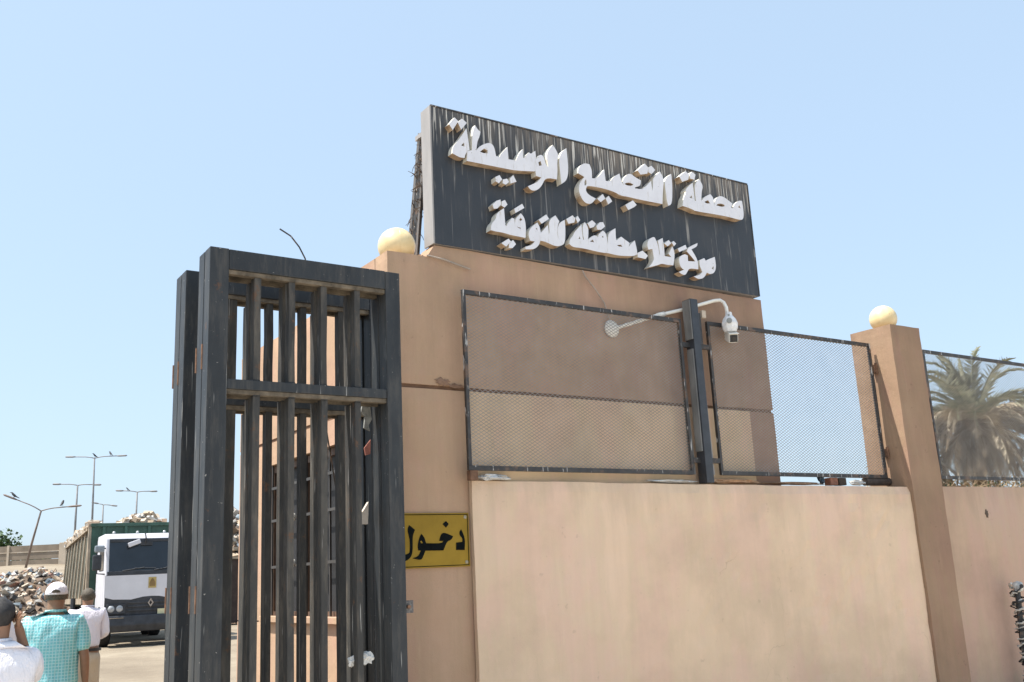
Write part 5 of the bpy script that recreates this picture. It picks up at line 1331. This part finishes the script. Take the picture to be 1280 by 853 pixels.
# ------------------------------------------------------------------ trees and palms
def leafmat(name, a, b_, rough=.6):
    m, nt, p = newmat(name)
    c = ramp(nt, noise_fac(nt, 3.0, detail=3), [(0.35, a), (0.65, b_)])
    nt.links.new(c, p.inputs['Base Color']); p.inputs['Roughness'].default_value = rough
    return m
M_LEAF = leafmat('tree_leaf', (0.045, 0.085, 0.030), (0.10, 0.16, 0.055))
M_BARK = plain('bark', (0.13, 0.10, 0.075), .95, .4, 6)
def tree(label, c, r, h, trunk_h, seed, n=2600, leaf=.28):
    rnd = random.Random(seed); t = thing('tree', label, 'tree', c)
    m = MB(); cx, cy, cz = c
    m.tube([(cx, cy, cz - .3), (cx + .1, cy, cz + trunk_h * .6), (cx, cy + .1, cz + trunk_h + .5)], [.28, .2, .12], 8)
    lobes = []
    for i in range(11):
        a = rnd.uniform(0, 6.28); q = rnd.uniform(.15, .75)
        lc = Vector((cx + math.cos(a) * r * q, cy + math.sin(a) * r * q, cz + trunk_h + rnd.uniform(.25, .95) * h * (1 - q * .35)))
        lobes.append((lc, r * rnd.uniform(.26, .46)))
        m.tube([(cx, cy, cz + trunk_h * .8), lc.lerp(Vector((cx, cy, cz + trunk_h)), .4), lc], [.11, .07, .03], 6)
    m.build('trunk', M_BARK, t)
    m = MB()
    for _ in range(n):
        lc, lr = rnd.choice(lobes)
        d = Vector((rnd.gauss(0, 1), rnd.gauss(0, 1), rnd.gauss(0, 1))).normalized() * lr * rnd.uniform(.55, 1.08)
        p = lc + d * Vector((1, 1, .85)).length / 1.65
        s = leaf * rnd.uniform(.5, 1.2)
        T = Matrix.Translation(p) @ Matrix.Rotation(rnd.uniform(0, 6.28), 4, 'Z') @ Matrix.Rotation(rnd.uniform(-1.2, 1.2), 4, 'X')
        m.add([(-s * .4, 0, 0), (0, -s * .5, .05 * s), (s * .4, 0, 0), (0, s * .5, .1 * s)], [(0, 1, 2, 3)], 0, T)
    m.build('crown', M_LEAF, t); return t
tree('bushy green tree behind the far wall at the left edge', (12.6, 125.5, 3.6), 3.6, 5.0, 1.2, 2, 3200, .45)
tree('second green tree behind the far wall, mostly past the left edge', (8.5, 129, 3.6), 4.0, 4.2, 1.2, 3, 2600, .45)
tree('low dull green bush just showing above the middle of the far wall', (19.0, 134, 3.6), 2.0, 3.6, .9, 6, 1400, .4)

M_FROND = leafmat('palm_green', (0.15, 0.165, 0.10), (0.30, 0.29, 0.19))
M_DEADF = leafmat('palm_dry', (0.36, 0.29, 0.20), (0.54, 0.46, 0.34), .85)
M_BROWNF = leafmat('palm_brown', (0.15, 0.11, 0.065), (0.28, 0.21, 0.13), .85)
def palm(label, c, crown_z, seed, rad=3.0, ngreen=20, ndry=44):
    rnd = random.Random(seed); t = thing('date_palm', label, 'palm tree', c, 'palms behind the right mesh panel')
    cx, cy, cz = c
    m = MB(); pts = []; rs = []
    for i in range(26):
        f = i / 25; pts.append((cx + .12 * math.sin(f * 3 + seed), cy + .1 * math.cos(f * 2), cz - .2 + (crown_z - cz + .2) * f)); rs.append(.21 + .035 * (i % 2))
    m.tube(pts, rs, 12); m.build('trunk', M_BARK, t)
    top = Vector((cx + .12 * math.sin(3 + seed), cy + .1 * math.cos(2), crown_z))
    def frond(el, az, ln, droop, mat, thin, nm):
        m = MB(); d = Vector((math.cos(az) * math.cos(el), math.sin(az) * math.cos(el), math.sin(el))); p = top.copy(); P_ = [p.copy()]
        nseg = 14; st = ln / nseg
        for i in range(nseg):
            d = (d + Vector((rnd.uniform(-.04, .04), rnd.uniform(-.04, .04), -droop * (i + 1) / nseg * .33))).normalized(); p = p + d * st; P_.append(p.copy())
        m.tube(P_, [.035 * (1 - .85 * i / nseg) for i in range(nseg + 1)], 4, caps=False)
        for i in range(2, nseg + 1):
            d = (P_[i] - P_[i - 1]).normalized(); sd = d.cross(Vector((0, 0, 1))); sd = sd.normalized() if sd.length > .05 else Vector((1, 0, 0)); up = sd.cross(d)
            for sub in (0, .25, .5, .75):
                q = P_[i - 1].lerp(P_[i], sub)
                for sg in (-1, 1):
                    l = .52 * math.sin(math.pi * min(1, (i + .5) / (nseg + 1.2)) ** .8) * rnd.uniform(.75, 1.15) * (rad / 3) + .08
                    v = (sd * sg * rnd.uniform(.6, .9) + d * rnd.uniform(.5, .9) + up * rnd.uniform(-.1, .4) - Vector((0, 0, (.7 if thin else .12) * rnd.random()))).normalized()
                    wv = (d * .5 + up * .5).normalized() * (.017 if thin else .026)
                    m.add([q - wv, q + v * l * .5 - wv * 1.1, q + v * l, q + v * l * .5 + wv * 1.1, q + wv], [(0, 1, 2, 3, 4)])
        m.build(nm, mat, t)
    for i in range(ngreen):
        frond(R(rnd.uniform(22, 86)), rnd.uniform(0, 6.28), rad * rnd.uniform(.72, 1.0), rnd.uniform(.5, 1.0), M_FROND, False, 'frond')
    for i in range(ndry):
        el = rnd.uniform(-55, 38)
        frond(R(el), rnd.uniform(0, 6.28), rad * rnd.uniform(.6, .95), rnd.uniform(.45, 1.2), M_DEADF if rnd.random() < .75 else M_BROWNF, True, 'dry_frond')
    return t
palm('shaggy date palm with green top and dry skirt right behind the mesh', (33.95, 20.4, 0.1), 6.2, 3, 3.4, 32, 120)
palm('second shaggy palm, cut by the right picture edge', (36.0, 18.1, 0.1), 5.5, 8, 3.0, 14, 85)
palm('smaller dry palm low beside the brown pillar', (32.3, 22.4, 0.1), 4.9, 12, 2.5, 8, 70)
# scrub and dry twigs along the top of the right wall
rnd = random.Random(6); m = MB()
for i in range(420):
    x = rnd.uniform(9.85, 14.5); p = Vector((x, 6.5 + rnd.uniform(-.04, .06), 2.325)); d = Vector((rnd.uniform(-1, 1), rnd.uniform(-.3, .3), rnd.uniform(.02, .5))).normalized()
    mi = 0 if rnd.random() < .7 else 1
    if mi == 0: m.tube([p, p + d * rnd.uniform(.05, .16), p + d * rnd.uniform(.16, .22) + Vector((0, 0, -.03))], .004, 3, 0, False)
    else:
        s = rnd.uniform(.012, .03); m.add([p + d * .06 + Vector(v) for v in ((-s, 0, 0), (0, 0, s), (s, .01, 0), (0, 0, -s))], [(0, 1, 2, 3)], 1)
tag(m.build('dry_creeper', [plain('creeper_twig', (0.24, 0.18, 0.11), .9, .3), M_LEAF]), 'dry twigs and a few green leaves along the right wall top', 'creeper', kind='stuff')
